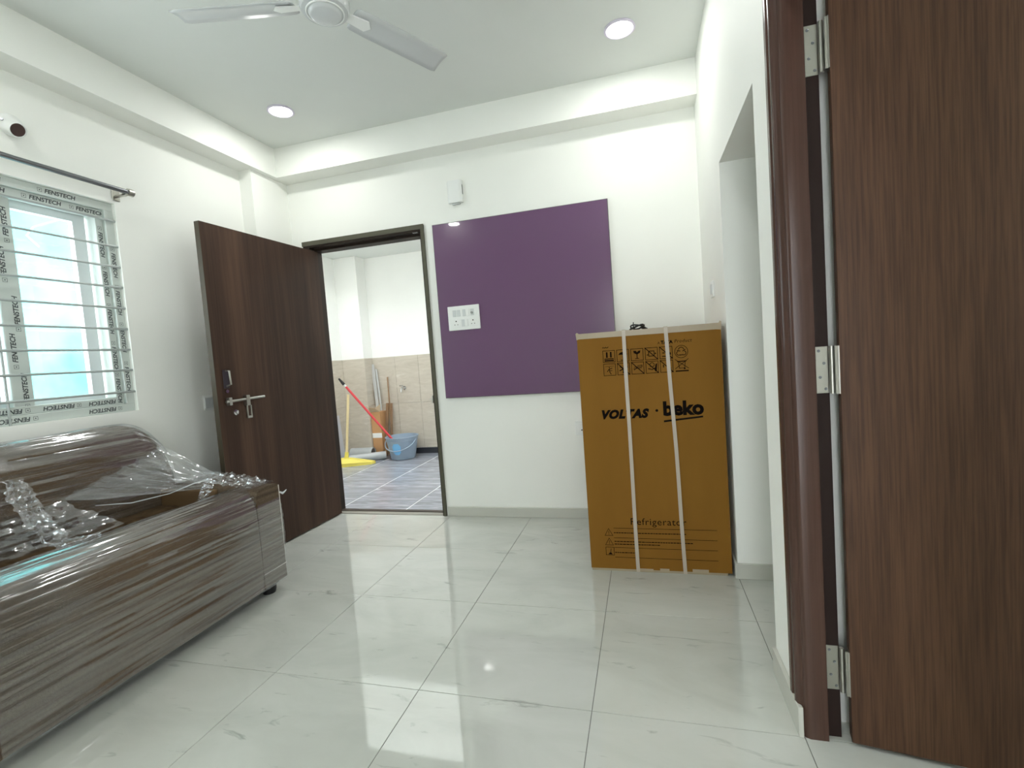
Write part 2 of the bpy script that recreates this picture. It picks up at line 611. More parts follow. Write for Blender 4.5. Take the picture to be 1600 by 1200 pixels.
struct('wall_lobby_end', b, LOBBY_WALL, 'white end wall of the lobby out of view', 'wall')
b = nb()
box(b, -3.9, -3.67, 0.15, LY1, 0, 2.51)
lobby_side = struct('wall_lobby_side', b, LOBBY_WALL, 'lobby side wall at the left end', 'wall')
b = nb()
box(b, -3.9, -0.8, 1.56, LY1 + 0.15, 2.51, 2.66)
box(b, -3.9, -3.62, 0.15, 1.56, 2.51, 2.66)  # hole in the unseen part of the ceiling, added for daylight
box(b, -1.0, -0.8, 0.15, 1.56, 2.51, 2.66)
struct('ceiling_lobby', b, CEIL, 'white ceiling of the lobby with an added daylight opening', 'ceiling')
b = nb()
box(b, -3.9, 1.4, 0.0, LY1 + 0.15, -0.12, -0.002)
lobby_floor = struct('floor_lobby', b, LOBBYGROUT, 'streaky grey tiled lobby floor outside the doorway', 'floor')
lx = [-3.67 + 0.6 * i for i in range(0, 9)]
ly = [0.10, 0.10, 0.80, 1.40, 2.00, LY1]
for i in range(len(lx) - 1):
    for j in range(1, len(ly) - 1):
        x1 = lx[i + 1]
        tile(lx[i], x1, ly[j], ly[j + 1], 0.0, 0.002, LOBBYTILE, lobby_floor, gap=0.010)
# dado of upright beige tiles: each tile its own piece
def dado_tile(parent, x0, x1, y0, y1, z0, z1):
    bb = nb()
    box(bb, x0, x1, y0, y1, z0, z1, 0.0012, 1)
    return obj('wall_tile', bb, DADO, parent)
for zi, (z0, z1) in enumerate(((0.075, 0.65), (0.652, 1.245))):
    x = -3.36
    while x < -1.28:
        dado_tile(lobby_wall, x, x + 0.318, LY1 - 0.01, LY1, z0, z1)
        x += 0.32
    dado_tile(lobby_pillar, -3.67, -3.351, LY1 - 0.21, LY1 - 0.2, z0, z1)
    dado_tile(lobby_pillar, -3.36, -3.35, LY1 - 0.2, LY1 - 0.01, z0, z1)
    y = LY1 - 0.21
    while y > 0.3:
        dado_tile(lobby_side, -3.67, -3.66, y - 0.318, y, z0, z1)
        y -= 0.32
DARKSK = pm('black_skirting', (48, 50, 56), 0.3)
skirting('baseboard_lobby', 'black skirting at foot of the lobby wall', -3.35, -0.95, LY1 - 0.016, LY1, 0.07, DARKSK)

# ------------------------------------------------------------------ window with grille
win = thing('window_1', 'white sliding window with printed protective film and steel bars', 'window', (XL, -1.85, WZ0), kind='structure')
def wframe(name, inset, wd, xa, xb, m):
    """a ring of four bars in the window plane"""
    bb = nb()
    y0, y1, z0, z1 = WX0 + inset, WX1 - inset, WZ0 + inset, WZ1 - inset
    box(bb, xa, xb, y0, y1, z1 - wd, z1, 0.002, 1)
    box(bb, xa, xb, y0, y1, z0, z0 + wd, 0.002, 1)
    box(bb, xa, xb, y0, y0 + wd, z0 + wd, z1 - wd, 0.002, 1)
    box(bb, xa, xb, y1 - wd, y1, z0 + wd, z1 - wd, 0.002, 1)
    return obj(name, bb, m, win)
fr1 = wframe('outer_frame', 0.0, 0.042, XL - 0.075, XL - 0.022, UPVC)
fr2 = wframe('track_frame', 0.042, 0.038, XL - 0.13, XL - 0.040, UPVC)
def sash(y0, y1, xa, xb):
    bb = nb()
    z0, z1, wd = WZ0 + 0.078, WZ1 - 0.078, 0.058
    box(bb, xa, xb, y0, y1, z1 - wd + 0.018, z1)
    box(bb, xa, xb, y0, y1, z0, z0 + wd - 0.03)
    box(bb, xa, xb, y0, y0 + wd, z0 + wd - 0.03, z1 - wd + 0.018)
    box(bb, xa, xb, y1 - wd, y1, z0 + wd - 0.03, z1 - wd + 0.018)
    s_ = obj('sash', bb, UPVCW, win)
    g = nb()
    box(g, (xa + xb) / 2 - 0.002, (xa + xb) / 2 + 0.002, y0 + wd - 0.005, y1 - wd + 0.005, z0 + 0.02, z1 - 0.02)
    obj('pane', g, GLASS, s_)
    return s_
sash(-1.86, -1.345, XL - 0.125, XL - 0.095)
sash(-2.37, -1.80, XL - 0.088, XL - 0.058)
# meeting stile facing the room, wrapped in printed film
b = nb()
box(b, XL - 0.09, XL - 0.045, -1.765, -1.685, WZ0 + 0.078, WZ1 - 0.078, 0.004, 2)
stile = obj('meeting_stile', b, UPVC, win)
b = nb()
for z in (2.02, 1.885, 1.776, 1.667, 1.556, 1.444, 1.332, 1.222, 1.105):
    bb = nb()
    tube(bb, [(XL - 0.012, WX0, z), (XL - 0.012, WX1 + 0.004, z)], 0.0062, 8)
    obj('grille_bar', bb, BAR, win, smooth=True)
b.free()
for y in (-1.80, -2.16):
    bb = nb()
    tube(bb, [(XL - 0.020, y, WZ0), (XL - 0.020, y, WZ1)], 0.0055, 8)
    obj('grille_upright', bb, BAR, win, smooth=True)
FT = text_mesh('FENSTECH', 0.026, bold=0.0008, shear=0.2)
def logo_and_text(y, z, ang, x, parent, width=0.132):
    """film print at (y,z) centre, reading direction turned by ang in the window plane"""
    xd = Vector((0, math.cos(ang), math.sin(ang)))
    yd = Vector((0, -math.sin(ang), math.cos(ang)))
    c = Vector((x, y, z))
    o = place_text(FT, FILMINK, parent, c - yd * 0.0085 + xd * 0.014, xd, yd, 'film_lettering', width)
    bb = nb()
    lc = c - xd * (width / 2 + 0.004)
    for (a0, a1, b0, b1) in ((-.009, .009, .0075, .009), (-.009, .009, -.009, -.0075), (-.009, -.0075, -.009, .009), (.0075, .009, -.009, .009), (-.0025, .0025, -.0025, .0025)):
        bb.faces.new([bb.verts.new(lc + xd * p + yd * q) for p, q in ((a0, b0), (a1, b0), (a1, b1), (a0, b1))])
    obj('film_emblem', bb, FILMINK, o)
XO, XI = XL - 0.0215, XL - 0.0395
logo_and_text(-1.505, 2.092, 0, XO, fr1)
logo_and_text(-1.80, 2.092, 0, XO, fr1)
for y in (-1.56, -1.365, -1.78):
    logo_and_text(y, 2.052, 0, XI, fr2)
for z in (1.80, 1.60, 1.40, 1.19):
    logo_and_text(-1.272, z, -PI / 2, XO, fr1)
for z in (1.905, 1.70, 1.50, 1.30, 1.13):
    logo_and_text(-1.312, z, -PI / 2, XI, fr2)
for y in (-1.40, -1.775, -2.0):
    logo_and_text(y, 1.021, PI, XO, fr1)
for y in (-1.58, -1.385, -1.79):
    logo_and_text(y, 1.060, PI, XI, fr2)
for y, z in ((-1.712, 1.90), (-1.738, 1.72), (-1.712, 1.50), (-1.738, 1.33), (-1.715, 1.15)):
    logo_and_text(y, z, PI / 2, XL - 0.0445, stile)
# green construction sheet hung outside the window
b = nb()
rows = []
for i in range(25):
    z = -0.6 + 4.6 * i / 24
    rows.append([(-3.75 + 0.08 * noise.noise((0, y_ * 1.3 / 4, z * 0.9)) + 0.02 * math.sin(z * 7 + y_), -1.22 + 0.22 * y_ + 0.03 * math.sin(z * 2.1), z) for y_ in range(14)])
grid_surface(b, rows)
tag(obj('safety_sheet', b, NET, smooth=True, recalc=False), 'turquoise construction sheet hanging outside the window', 'sheet')
BROWNROPE = pm('pale_rope', (150, 176, 160), 0.8)
b = nb()
tube(b, [(-3.72, -0.62, 2.36), (-3.72, -0.80, 2.30), (-3.72, -1.00, 2.19), (-3.72, -1.04, 2.13), (-3.72, -0.98, 2.07)], 0.007, 8)
tag(obj('sheet_rope', b, BROWNROPE, smooth=True), 'pale rope tied across the turquoise sheet outside', 'rope')

# curtain rod
rod = thing('curtain_rod', 'dark grey steel curtain rod above the window', 'curtain rod', (XL, -1.8, 2.165))
b = nb()
tube(b, [(-2.60, -2.62, 2.165), (-2.60, -1.225, 2.165)], 0.012, 12)
obj('rod', b, DARKMETAL, rod, smooth=True)
b = nb()
lathe(b, [(0, 0), (0.019, 0), (0.019, 0.028), (0.012, 0.034), (0, 0.034)], 16, (-2.60, -1.238, 2.165), (0, 1, 0))
obj('finial', b, STEEL, rod, smooth=True)
b = nb()
box(b, XL, XL + 0.006, -1.26, -1.22, 2.13, 2.19, 0.002, 1)
box(b, XL, -2.60, -1.250, -1.232, 2.148, 2.156, 0.001, 1)
box(b, -2.625, -2.595, -1.250, -1.232, 2.146, 2.16, 0.001, 1)
obj('bracket', b, STEEL, rod)

# pipe stub high on left wall
ps = thing('wall_pipe_stub', 'white plastic pipe stub with dark round mouth above the curtain rod', 'pipe', (XL, -1.675, 2.338))
b = nb()
ax = Vector((0.064, -0.006, -0.033)).normalized()
lathe(b, [(0, 0), (0.052, 0), (0.050, 0.008), (0.040, 0.018), (0.034, 0.055), (0.032, 0.072), (0.0285, 0.074), (0.027, 0.050)], 32, (XL, -1.675, 2.338), ax)
obj('sleeve', b, WHITEPL, ps, smooth=True)
b = nb()
lathe(b, [(0, 0.066), (0.0280, 0.066)], 24, (XL, -1.675, 2.338), ax)
obj('mouth', b, pm('dark_pipe_inside', (70, 50, 46), 0.5), ps)
b = nb()
lathe(b, [(0, 0), (0.006, 0), (0.005, 0.004), (0, 0.004)], 12, (XL + 0.028, -1.715, 2.345), (0.7, -0.6, 0.1))
obj('screw', b, DARKMETAL, ps)

# wall switch on left wall beside the door leaf
def switch_plate(name, label, origin, xdir, n, wd, ht, depth=0.009, rockers=None):
    """modular plate: origin centre on wall, xdir along the wall, normal = xdir x z"""
    xd = Vector(xdir)
    zd = Vector((0, 0, 1))
    nd = xd.cross(zd)
    t = thing(name, label, 'switch', origin)
    def slab(nm, cx, cz, w_, h_, d0, d1, m, par, bev=0.0015):
        bb = nb()
        box(bb, -w_ / 2, w_ / 2, -h_ / 2, h_ / 2, d0, d1, bev, 2)
        M = Matrix((xd, zd, nd)).transposed().to_4x4()
        M.translation = Vector(origin) + xd * cx + zd * cz
        bmesh.ops.transform(bb, matrix=M, verts=bb.verts[:])
        return obj(nm, bb, m, par)
    slab('plate', 0, 0, wd, ht, 0, depth, WHITEPL, t, 0.003)
    return t, slab

t, slab = switch_plate('wall_switch', 'grey-white two module switch plate beside the open entrance door', (XL, -0.80, 0.99), (0, 1, 0), 2, 0.092, 0.092)
slab('rocker', -0.021, 0, 0.038, 0.066, 0.009, 0.013, GREYPL, t)
slab('rocker', 0.021, 0, 0.038, 0.066, 0.009, 0.013, GREYPL, t)

# ------------------------------------------------------------------ downlights
def downlight(x, y, label):
    t = thing('downlight', label, 'light', (x, y, ZC), 'round recessed ceiling downlights')
    bb = nb()
    lathe(bb, [(0.078, 0), (0.080, -0.006), (0.070, -0.010), (0.066, -0.006), (0.066, 0)], 36, (x, y, ZC))
    obj('trim_ring', bb, pm('lilac_white_ring', (226, 218, 236), 0.4), t, smooth=True)
    bb = nb()
    lathe(bb, [(0, -0.007), (0.066, -0.006)], 36, (x, y, ZC))
    obj('diffuser', bb, LAMP, t)
    ld = bpy.data.lights.new('downlight_lamp', 'AREA')
    ld.shape = 'DISK'
    ld.size = 0.13
    ld.energy = DOWNLIGHT_W
    ld.color = LAMP_COL
    lo = bpy.data.objects.new('downlight_lamp', ld)
    COL.objects.link(lo)
    lo.location = (x, y, ZC - 0.012)
    lo.parent = t
    lo.matrix_parent_inverse = t.matrix_basis.inverted()
downlight(-2.117, -0.575, 'round lit downlight in the far left ceiling corner above entrance door')
downlight(-0.026, -0.575, 'round lit downlight in ceiling above the carton')
downlight(-2.117, -2.39, 'round lit downlight in ceiling above the sofa')
downlight(-0.026, -2.39, 'round lit downlight in ceiling above the viewer')

# ------------------------------------------------------------------ ceiling fan
FZ = 2.55
FC = Vector((-1.112, -1.545, FZ))
FANW = pm('fan_enamel', (205, 208, 209), 0.25)
fan = thing('ceiling_fan', 'pale grey three blade ceiling fan hanging from ceiling', 'fan', (FC.x, FC.y, ZC))
b = nb()
lathe(b, [(0, -0.045), (0.052, -0.043), (0.060, -0.038), (0.064, -0.030), (0.086, -0.026), (0.092, -0.016), (0.094, 0.012), (0.086, 0.030), (0.05, 0.046), (0.022, 0.055), (0, 0.055)], 40, FC)
obj('motor_housing', b, FANW, fan, smooth=True)
b = nb()
lathe(b, [(0.066, -0.0305), (0.067, -0.034), (0.071, -0.034), (0.072, -0.0295)], 40, FC)
obj('trim_ring', b, WHITEPL, fan, smooth=True)
b = nb()
tube(b, [FC + Vector((0, 0, 0.05)), (FC.x, FC.y, ZC - 0.05)], 0.012, 12)
obj('down_rod', b, FANW, fan, smooth=True)
b = nb()
lathe(b, [(0.014, -0.09), (0.045, -0.05), (0.055, 0), (0, 0)], 24, (FC.x, FC.y, ZC))
obj('canopy', b, FANW, fan, smooth=True)
for ang in (62.5, 194.5, -52):
    a = math.radians(ang)
    d = Vector((math.cos(a), math.sin(a), 0))
    s = Vector((-math.sin(a), math.cos(a), 0))
    bb = nb()
    rows = []
    for (r, wl, wr) in ((0.115, -0.044, 0.044), (0.13, -0.052, 0.050), (0.20, -0.056, 0.054), (0.40, -0.058, 0.056), (0.555, -0.056, 0.058), (0.575, -0.048, 0.052)):
        row = []
        for k in range(5):
            u = k / 4
            t_ = wl + (wr - wl) * u
            row.append(FC + d * r + s * t_ + Vector((0, 0, 0.002 - 0.012 * (t_ / 0.05) + 0.006 * (1 - (2 * u - 1) ** 2))))
        rows.append(row)
    grid_surface(bb, rows)
    bl = obj('blade', bb, FANW, fan, smooth=True)
    md = bl.modifiers.new('thickness', 'SOLIDIFY')
    md.thickness = 0.004
    bb = nb()
    for (p, q, wd) in ((0.085, 0.20, 0.034),):
        vs = []
        for zz in (-0.006, -0.001):
            for (r, t_) in ((p, -wd / 2), (q - 0.02, -wd * 0.7), (q, 0), (q - 0.02, wd * 0.7), (p, wd / 2)):
                vs.append(bb.verts.new(FC + d * r + s * t_ + Vector((0, 0, zz - 0.012 * t_ / 0.05))))
        n = 5
        for k in range(n):
            bb.faces.new((vs[k], vs[(k + 1) % n], vs[n + (k + 1) % n], vs[n + k]))
        bb.faces.new(vs[:n])
        bb.faces.new(vs[n:])
    obj('blade_bracket', bb, WHITEPL, bl)

# ------------------------------------------------------------------ entrance door
d1 = thing('door_1', 'open brown wood-grain entrance door in a dark frame', 'door', (-1.97, 0, 0), kind='structure')
b = nb()
box(b, DX0, DX0 + 0.055, -0.012, 0.14, 0, DZ, 0.002, 1)
box(b, DX1 - 0.030, DX1, -0.012, 0.14, 0, DZ, 0.002, 1)
box(b, DX0 + 0.055, DX1 - 0.030, -0.012, 0.14, DZ - 0.045, DZ, 0.002, 1)
box(b, DX0 + 0.055, DX1 - 0.030, 0.05, 0.14, DZ - 0.062, DZ - 0.045)
box(b, DX1 - 0.040, DX1 - 0.030, 0.05, 0.14, 0, DZ - 0.045)
dfr = obj('frame', b, FRAMEWOOD, d1)
b = nb()
box(b, DX0 - 0.004, DX1 + 0.002, -0.016, -0.012, DZ - 0.032, DZ + 0.002)
box(b, DX1 - 0.022, DX1 + 0.002, -0.016, -0.012, 0, DZ - 0.032)
obj('frame_edge', b, pm('frame_edge_paint', (88, 86, 73), 0.55, spec=0.25), dfr)
b = nb()
box(b, DX0, DX1, 0.0, 0.055, -0.001, 0.004)
obj('threshold', b, pm('threshold_stone', (150, 148, 138), 0.3), d1)
b = nb()
box(b, DX0, DX1, 0.055, 0.10, -0.001, 0.008)
obj('threshold_strip', b, pm('threshold_dark', (58, 48, 42), 0.4), d1)
b = nb()
for k in range(3):
    box(b, -1.562 + 0.014 * k, -1.552 + 0.014 * k, 0.004, 0.028, DZ - 0.0462, DZ - 0.0452)
obj('sticker', b, WHITEPL, dfr)
b = nb()
box(b, DX1 - 0.040, DX1 - 0.028, -0.022, -0.010, 0.845, 0.90, 0.002, 1)
box(b, DX1 - 0.058, DX1 - 0.030, -0.020, -0.012, 0.868, 0.878, 0.001, 1)
obj('bolt_keeper', b, STEEL, dfr)
# the leaf: local axes, u along the leaf from the hinge, then turned into place
HX, HY = -2.363, -0.004
ldir = Vector((-2.402 - HX, -0.995 - HY, 0)).normalized()
lnor = Vector((ldir.y * -1, ldir.x, 0))
if lnor.x < 0:
    lnor = -lnor
LM = Matrix((ldir, lnor, Vector((0, 0, 1)))).transposed().to_4x4()
LM.translation = Vector((HX, HY, 0))
def leafpart(name, bb, m, parent, smooth=False):
    bmesh.ops.transform(bb, matrix=LM, verts=bb.verts[:])
    return obj(name, bb, m, parent, smooth)
LW = 0.998
b = nb()
box(b, 0.0, LW, -0.034, 0.0, 0.008, 2.045)
leaf = leafpart('leaf', b, DOORWOOD, d1)
b = nb()
box(b, LW, LW + 0.002, -0.034, 0.0, 0.008, 2.045)
box(b, 0.0, LW, -0.034, 0.0, 2.045, 2.0465)
leafpart('edge_band', b, DOOREDGE, leaf)
b = nb()   # pull handle
box(b, 0.912, 0.950, 0.0, 0.004, 1.078, 1.188, 0.001, 1)
leafpart('handle_plate', b, pm('dark_handle_plate', (52, 44, 52), 0.35, spec=0.4), leaf)
b = nb()
tube(b, [(0.930, 0.004, 1.183), (0.930, 0.032, 1.180), (0.928, 0.034, 1.10), (0.930, 0.004, 1.09)], 0.0055, 8)
leafpart('pull_handle', b, STEEL, leaf, True)
b = nb()
tube(b, [(0.935, 0.0, 1.060), (0.935, 0.010, 1.060)], 0.011, 12)
leafpart('keyhole_cover', b, CHROME, leaf, True)
b = nb()   # sliding bolt with hasp
tube(b, [(0.962, 0.020, 0.998), (0.675, 0.020, 1.004)], 0.008, 10)
bolt = leafpart('sliding_bolt', b, STEEL, leaf, True)
b = nb()
box(b, 0.925, 0.945, 0.0, 0.030, 0.975, 1.022, 0.003, 2)
leafpart('bolt_guide', b, STEEL, bolt)
b = nb()
box(b, 0.795, 0.822, 0.0, 0.030, 0.960, 1.025, 0.003, 2)
leafpart('bolt_guide', b, STEEL, bolt)
b = nb()
for z0, z1, u0, u1 in ((0.888, 0.962, 0.789, 0.798), (0.888, 0.962, 0.817, 0.826), (0.882, 0.896, 0.789, 0.826)):
    box(b, u0, u1, 0.020, 0.030, z0, z1, 0.003, 2)
leafpart('hasp', b, STEEL, bolt)
b = nb()
lathe(b, [(0, 0), (0.019, 0), (0.017, 0.006), (0.008, 0.007), (0.007, 0.012), (0, 0.012)], 18, (0.885, 0.0, 0.928), (0, 1, 0))
leafpart('lock_rosette', b, CHROME, leaf, True)

# ------------------------------------------------------------------ purple panel and its switchboard
pn = thing('wall_panel', 'square glossy purple laminate panel mounted on back wall', 'panel', (-0.78, 0, 0.874))
b = nb()
box(b, -1.390, -0.170, -0.024, -0.0225, 0.877, 2.106)
obj('laminate_face', b, PURPLE, pn)
b = nb()
box(b, -1.393, -0.167, -0.0225, 0.0, 0.874, 2.109)
obj('panel_body', b, PURPLE_EDGE, pn)
t, slab = switch_plate('switchboard', 'white switch and socket board mounted on the purple panel', (-1.204, -0.024, 1.439), (1, 0, 0), 8, 0.236, 0.170, 0.010)
for cx in (-0.055, -0.024):
    slab('blank_module', cx - 0.012, 0.034, 0.026, 0.046, 0.010, 0.012, GREYPL, t)
slab('rocker', 0.005, 0.034, 0.024, 0.048, 0.010, 0.013, GREYPL, t)
slab('rocker', 0.031, 0.034, 0.024, 0.050, 0.010, 0.016, WHITEPL, t)
sw = slab('regulator', 0.066, 0.034, 0.026, 0.046, 0.010, 0.012, GREYPL, t)
bb = nb()
lathe(bb, [(0, 0), (0.009, 0), (0.008, 0.01), (0, 0.01)], 16, (-1.204 + 0.064, -0.036, 1.439 + 0.030), (0, -1, 0))
obj('knob', bb, pm('grey_knob', (150, 152, 150), 0.4), sw, smooth=True)
slab('rocker', 0.092, 0.037, 0.022, 0.050, 0.010, 0.016, WHITEPL, t)
for cx in (-0.058, 0.068):
    so = slab('socket', cx, -0.036, 0.062, 0.058, 0.010, 0.0125, WHITEPL, t)
    for dx, dz, r in ((0, 0.014, 0.005), (-0.011, -0.010, 0.0032), (0.011, -0.010, 0.0032)):
        bb = nb()
        lathe(bb, [(0, 0), (r, 0)], 12, (-1.204 + cx + dx, -0.0368, 1.439 - 0.036 + dz), (0, -1, 0))
        obj('socket_hole', bb, BLACK, so)
slab('rocker', -0.006, -0.036, 0.024, 0.048, 0.010, 0.013, GREYPL, t)
slab('rocker', 0.018, -0.036, 0.024, 0.048, 0.010, 0.016, WHITEPL, t)

# small white device above the panel
ch = thing('door_chime', 'small white plastic box on wall above the purple panel', 'doorbell', (-1.20, 0, 2.31))
b = nb()
prism(b, [(-1.255, 0), (-1.255, -0.028), (-1.245, -0.036), (-1.163, -0.036), (-1.148, -0.026), (-1.148, 0)], 'z', 2.236, 2.388)
bmesh.ops.bevel(b, geom=[e for e in b.edges], offset=0.003, segments=2, affect='EDGES')
obj('casing', b, WHITEPL, ch)
b = nb()
box(b, -1.1482, -1.1462, -0.020, -0.012, 2.29, 2.355)
obj('slot', b, BLACK, ch)
b = nb()
box(b, -1.23, -1.17, -0.024, -0.004, 2.226, 2.237, 0.003, 1)
obj('base_grille', b, GREYPL, ch)
# socket plate half hidden by the carton, switch on right wall
t, slab = switch_plate('wall_socket', 'white socket plate on back wall half hidden behind the carton', (-0.405, 0.0, 0.625), (1, 0, 0), 3, 0.135, 0.095)
so = slab('socket', -0.010, 0, 0.07, 0.066, 0.009, 0.012, WHITEPL, t)
bb = nb()
lathe(bb, [(0, 0), (0.005, 0)], 12, (-0.428, -0.0123, 0.612), (0, -1, 0))
obj('socket_hole', bb, BLACK, so)
t, slab = switch_plate('wall_switch', 'small white switch plate on right wall above the carton', (XR, -0.43, 1.425), (0, -1, 0), 2, 0.085, 0.085, 0.009)
slab('rocker', -0.018, 0, 0.03, 0.05, 0.009, 0.014, WHITEPL, t)
slab('rocker', 0.018, 0, 0.03, 0.05, 0.009, 0.016, GREYPL, t)

# ------------------------------------------------------------------ refrigerator carton
BX0, BX1, BY, BYB, BZ = -0.322, 0.360, -0.788, -0.10, 1.232
cart = thing('refrigerator_carton', 'tall brown printed cardboard refrigerator carton with two white straps', 'carton', (0.02, -0.45, 0))
b = nb()
box(b, BX0, BX1, BY, BYB, 0.012, BZ - 0.004)
bmesh.ops.subdivide_edges(b, edges=[e for e in b.edges], cuts=6, use_grid_fill=True)
for v_ in b.verts:
    n_ = noise.noise(v_.co * 2.3) * 0.004
    if abs(v_.co.y - BY) < 1e-4 and 0.1 < v_.co.z < 1.15 and BX0 + 0.08 < v_.co.x < BX1 - 0.08:
        v_.co.y += abs(n_) * 0.3
body = obj('body', b, CARD, cart)
b = nb()
box(b, BX0 + 0.02, BX1 - 0.02, BY + 0.02, BYB - 0.02, 0.0, 0.012)
box(b, BX0 + 0.004, BX1 - 0.02, BY + 0.001, BY + 0.03, 0.0, 0.013)
obj('base_tray', b, pm('tray_board', (158, 146, 122), 0.7), cart)
b = nb()
prism(b, [(BX0 - 0.002, BZ - 0.030), (BX0 + 0.01, BZ - 0.027), (BX1 - 0.02, BZ - 0.030), (BX1 + 0.002, BZ - 0.033), (BX1 + 0.003, BZ + 0.006),
          (BX1 - 0.004, BZ + 0.010), (BX1 - 0.010, BZ - 0.001), (BX0 + 0.012, BZ + 0.0), (BX0 + 0.002, BZ + 0.007), (BX0 - 0.005, BZ + 0.002)], 'y', BY - 0.0022, BY + 0.0)
obj('top_tape', b, TAPE, cart)
b = nb()
box(b, BX0 - 0.002, BX1 + 0.002, BY, BYB, BZ - 0.004, BZ)
obj('top_flap', b, CARD, cart)
def strap(xt, xm, xb):
    bb = nb()
    hw, th = 0.0088, 0.0016
    n = 24
    rows = []
    path = [(xt, BYB + 0.003, BZ + 0.002), (xt, BY - 0.001, BZ + 0.0025)]
    for k in range(n + 1):
        u = k / n
        path.append(((xt + (xm - xt) * u * 2 if u < 0.5 else xm + (xb - xm) * (u * 2 - 1)) + 0.0010 * math.sin(u * 9 + xt * 30), BY - 0.004, BZ + 0.001 - u * (BZ - 0.001)))
    path.append((xb, BY + 0.0, -0.0 + 0.002))
    for p in path:
        rows.append([(p[0] - hw, p[1], p[2]), (p[0] + hw, p[1], p[2])])
    grid_surface(bb, rows)
    o = obj('strap', bb, STRAP, cart)
    md = o.modifiers.new('thickness', 'SOLIDIFY')
    md.thickness = th
    md.offset = 0
    return o
strap(-0.088, -0.088, -0.085)
strap(0.111, 0.130, 0.143)
b = nb()
for (x, wd, z, h) in ((-0.045, 0.07, 0.004, 0.014), (0.045, 0.045, 0.006, 0.016), (0.215, 0.075, 0.008, 0.018)):
    bb = nb()
    box(bb, x - wd / 2, x + wd / 2, BY - 0.0012, BY, z, z + h)
    obj('tape_scrap', bb, TAPE, cart)

PY = BY - 0.0008
def P2(x, z):
    return (x, PY, z)
class Print:
    """flat print on the carton front, drawn from strokes and polygons"""
    def __init__(s, ox=0, oz=0, k=1):
        s.bm, s.ox, s.oz, s.k = nb(), ox, oz, k
    def poly(s, pts):
        s.bm.faces.new([s.bm.verts.new(P2(s.ox + s.k * x, s.oz + s.k * z)) for x, z in pts])
        return s
    def line(s, pts, wd):
        for (x0, z0), (x1, z1) in zip(pts, pts[1:]):
            d = Vector((x1 - x0, z1 - z0))
            if d.length < 1e-9:
                continue
            n_ = Vector((-d.y, d.x)).normalized() * wd / 2
            e = d.normalized() * wd / 2
            s.poly([(x0 - e.x + n_.x, z0 - e.y + n_.y), (x1 + e.x + n_.x, z1 + e.y + n_.y), (x1 + e.x - n_.x, z1 + e.y - n_.y), (x0 - e.x - n_.x, z0 - e.y - n_.y)])
        return s
    def circ(s, x, z, r, wd, n=24, a0=0, a1=2 * PI):
        return s.line([(x + r * math.cos(a0 + (a1 - a0) * k / n), z + r * math.sin(a0 + (a1 - a0) * k / n)) for k in range(n + 1)], wd)
    def disc(s, x, z, r, n=14):
        return s.poly([(x + r * math.cos(2 * PI * k / n), z + r * math.sin(2 * PI * k / n)) for k in range(n)])
    def done(s, name, m=INK):
        return obj(name, s.bm, m, body, recalc=False)
SQ = [(-0.5, -0.5), (0.5, -0.5), (0.5, 0.5), (-0.5, 0.5), (-0.5, -0.5)]
ICW, ICH = 0.0685, 0.064
def icon(ix, iz, k=0.058):
    x = -0.167 + ix * ICW + (0.002 if ix == 5 else 0)
    z = 1.108 - iz * 0.0665 - 0.001 * ix * 0
    p = Print(x, z, k)
    return p
def sq(p):
    p.line(SQ, 0.045)
    return p
def slash(p):
    return p.line([(-0.5, 0.5), (0.5, -0.5)], 0.07)
p = sq(icon(0, 0))
for x in (-0.17, 0.17):
    p.poly([(x - .07, -.1), (x + .07, -.1), (x + .07, .38), (x - .07, .38)])
p.poly([(-.4, -.25), (.4, -.25), (.4, -.17), (-.4, -.17)]); p.poly([(-.4, -.42), (.4, -.42), (.4, -.30), (-.4, -.30)])
p.done('handling_symbol')
p = sq(icon(1, 0))
p.poly([(-.38, .08), (-.25, .25), (0, .33), (.25, .25), (.38, .08)]).line([(0, .3), (0, -.28), (.08, -.33)], .05).poly([(-.2, -.42), (.2, -.42), (.2, -.36), (-.2, -.36)])
p.done('handling_symbol')
p = sq(icon(2, 0))
p.poly([(-.3, .34), (-.26, .14), (0, 0), (.26, .14), (.3, .34), (.1, .3), (0, .2), (-.06, .32)]).line([(0, .05), (0, -.32)], .07).poly([(-.22, -.36), (.22, -.36), (.1, -.3), (-.1, -.3)])
p.done('handling_symbol')
p = sq(icon(3, 0))
p.line([(-.22, -.2), (.22, -.2), (.22, .22), (-.22, .22), (-.22, -.2)], .06)
p.poly([(-.42, -.1), (-.27, -.16), (-.27, -.02)]); p.poly([(.42, -.0), (.27, -.08), (.27, .08)])
slash(p).done('handling_symbol')
p = sq(icon(4, 0))
p.poly([(.05, .1), (.25, .1), (.25, .42), (.05, .42)]); p.poly([(-.3, -.05), (-.1, -.05), (-.1, .02), (-.3, .02)]); p.poly([(.02, -.2), (.38, -.2), (.38, 0), (.02, 0)]); p.line([(-.3, -.3), (.2, -.3)], .07)
slash(p).done('handling_symbol')
p = icon(5, 0, 0.060)
p.circ(0, 0, .5, .04, 28)
p.circ(0, .15, .2, .05, 12, 0.2, PI - 0.2).circ(-.2, -.12, .16, .05, 10, PI * .6, PI * 1.7).circ(.2, -.12, .16, .05, 10, -PI * .7, PI * .4)
p.line([(-.3, .12), (-.1, .05)], .06).line([(.3, .15), (.12, .05)], .06).line([(-.1, -.28), (.12, -.25)], .06)
p.done('recycling_mark')
p = sq(icon(0, 1))
p.line([(-.36, .28), (.36, .3)], .03)
p.line([(-.2, -.15), (-.02, .05), (.2, .12)], .06).line([(-.1, .0), (-.02, .05), (0, -.2), (.1, -.38)], .06).line([(0, -.1), (.2, -.08)], .05).disc(-.02, .18, .05)
p.done('handling_symbol')
p = sq(icon(1, 1))
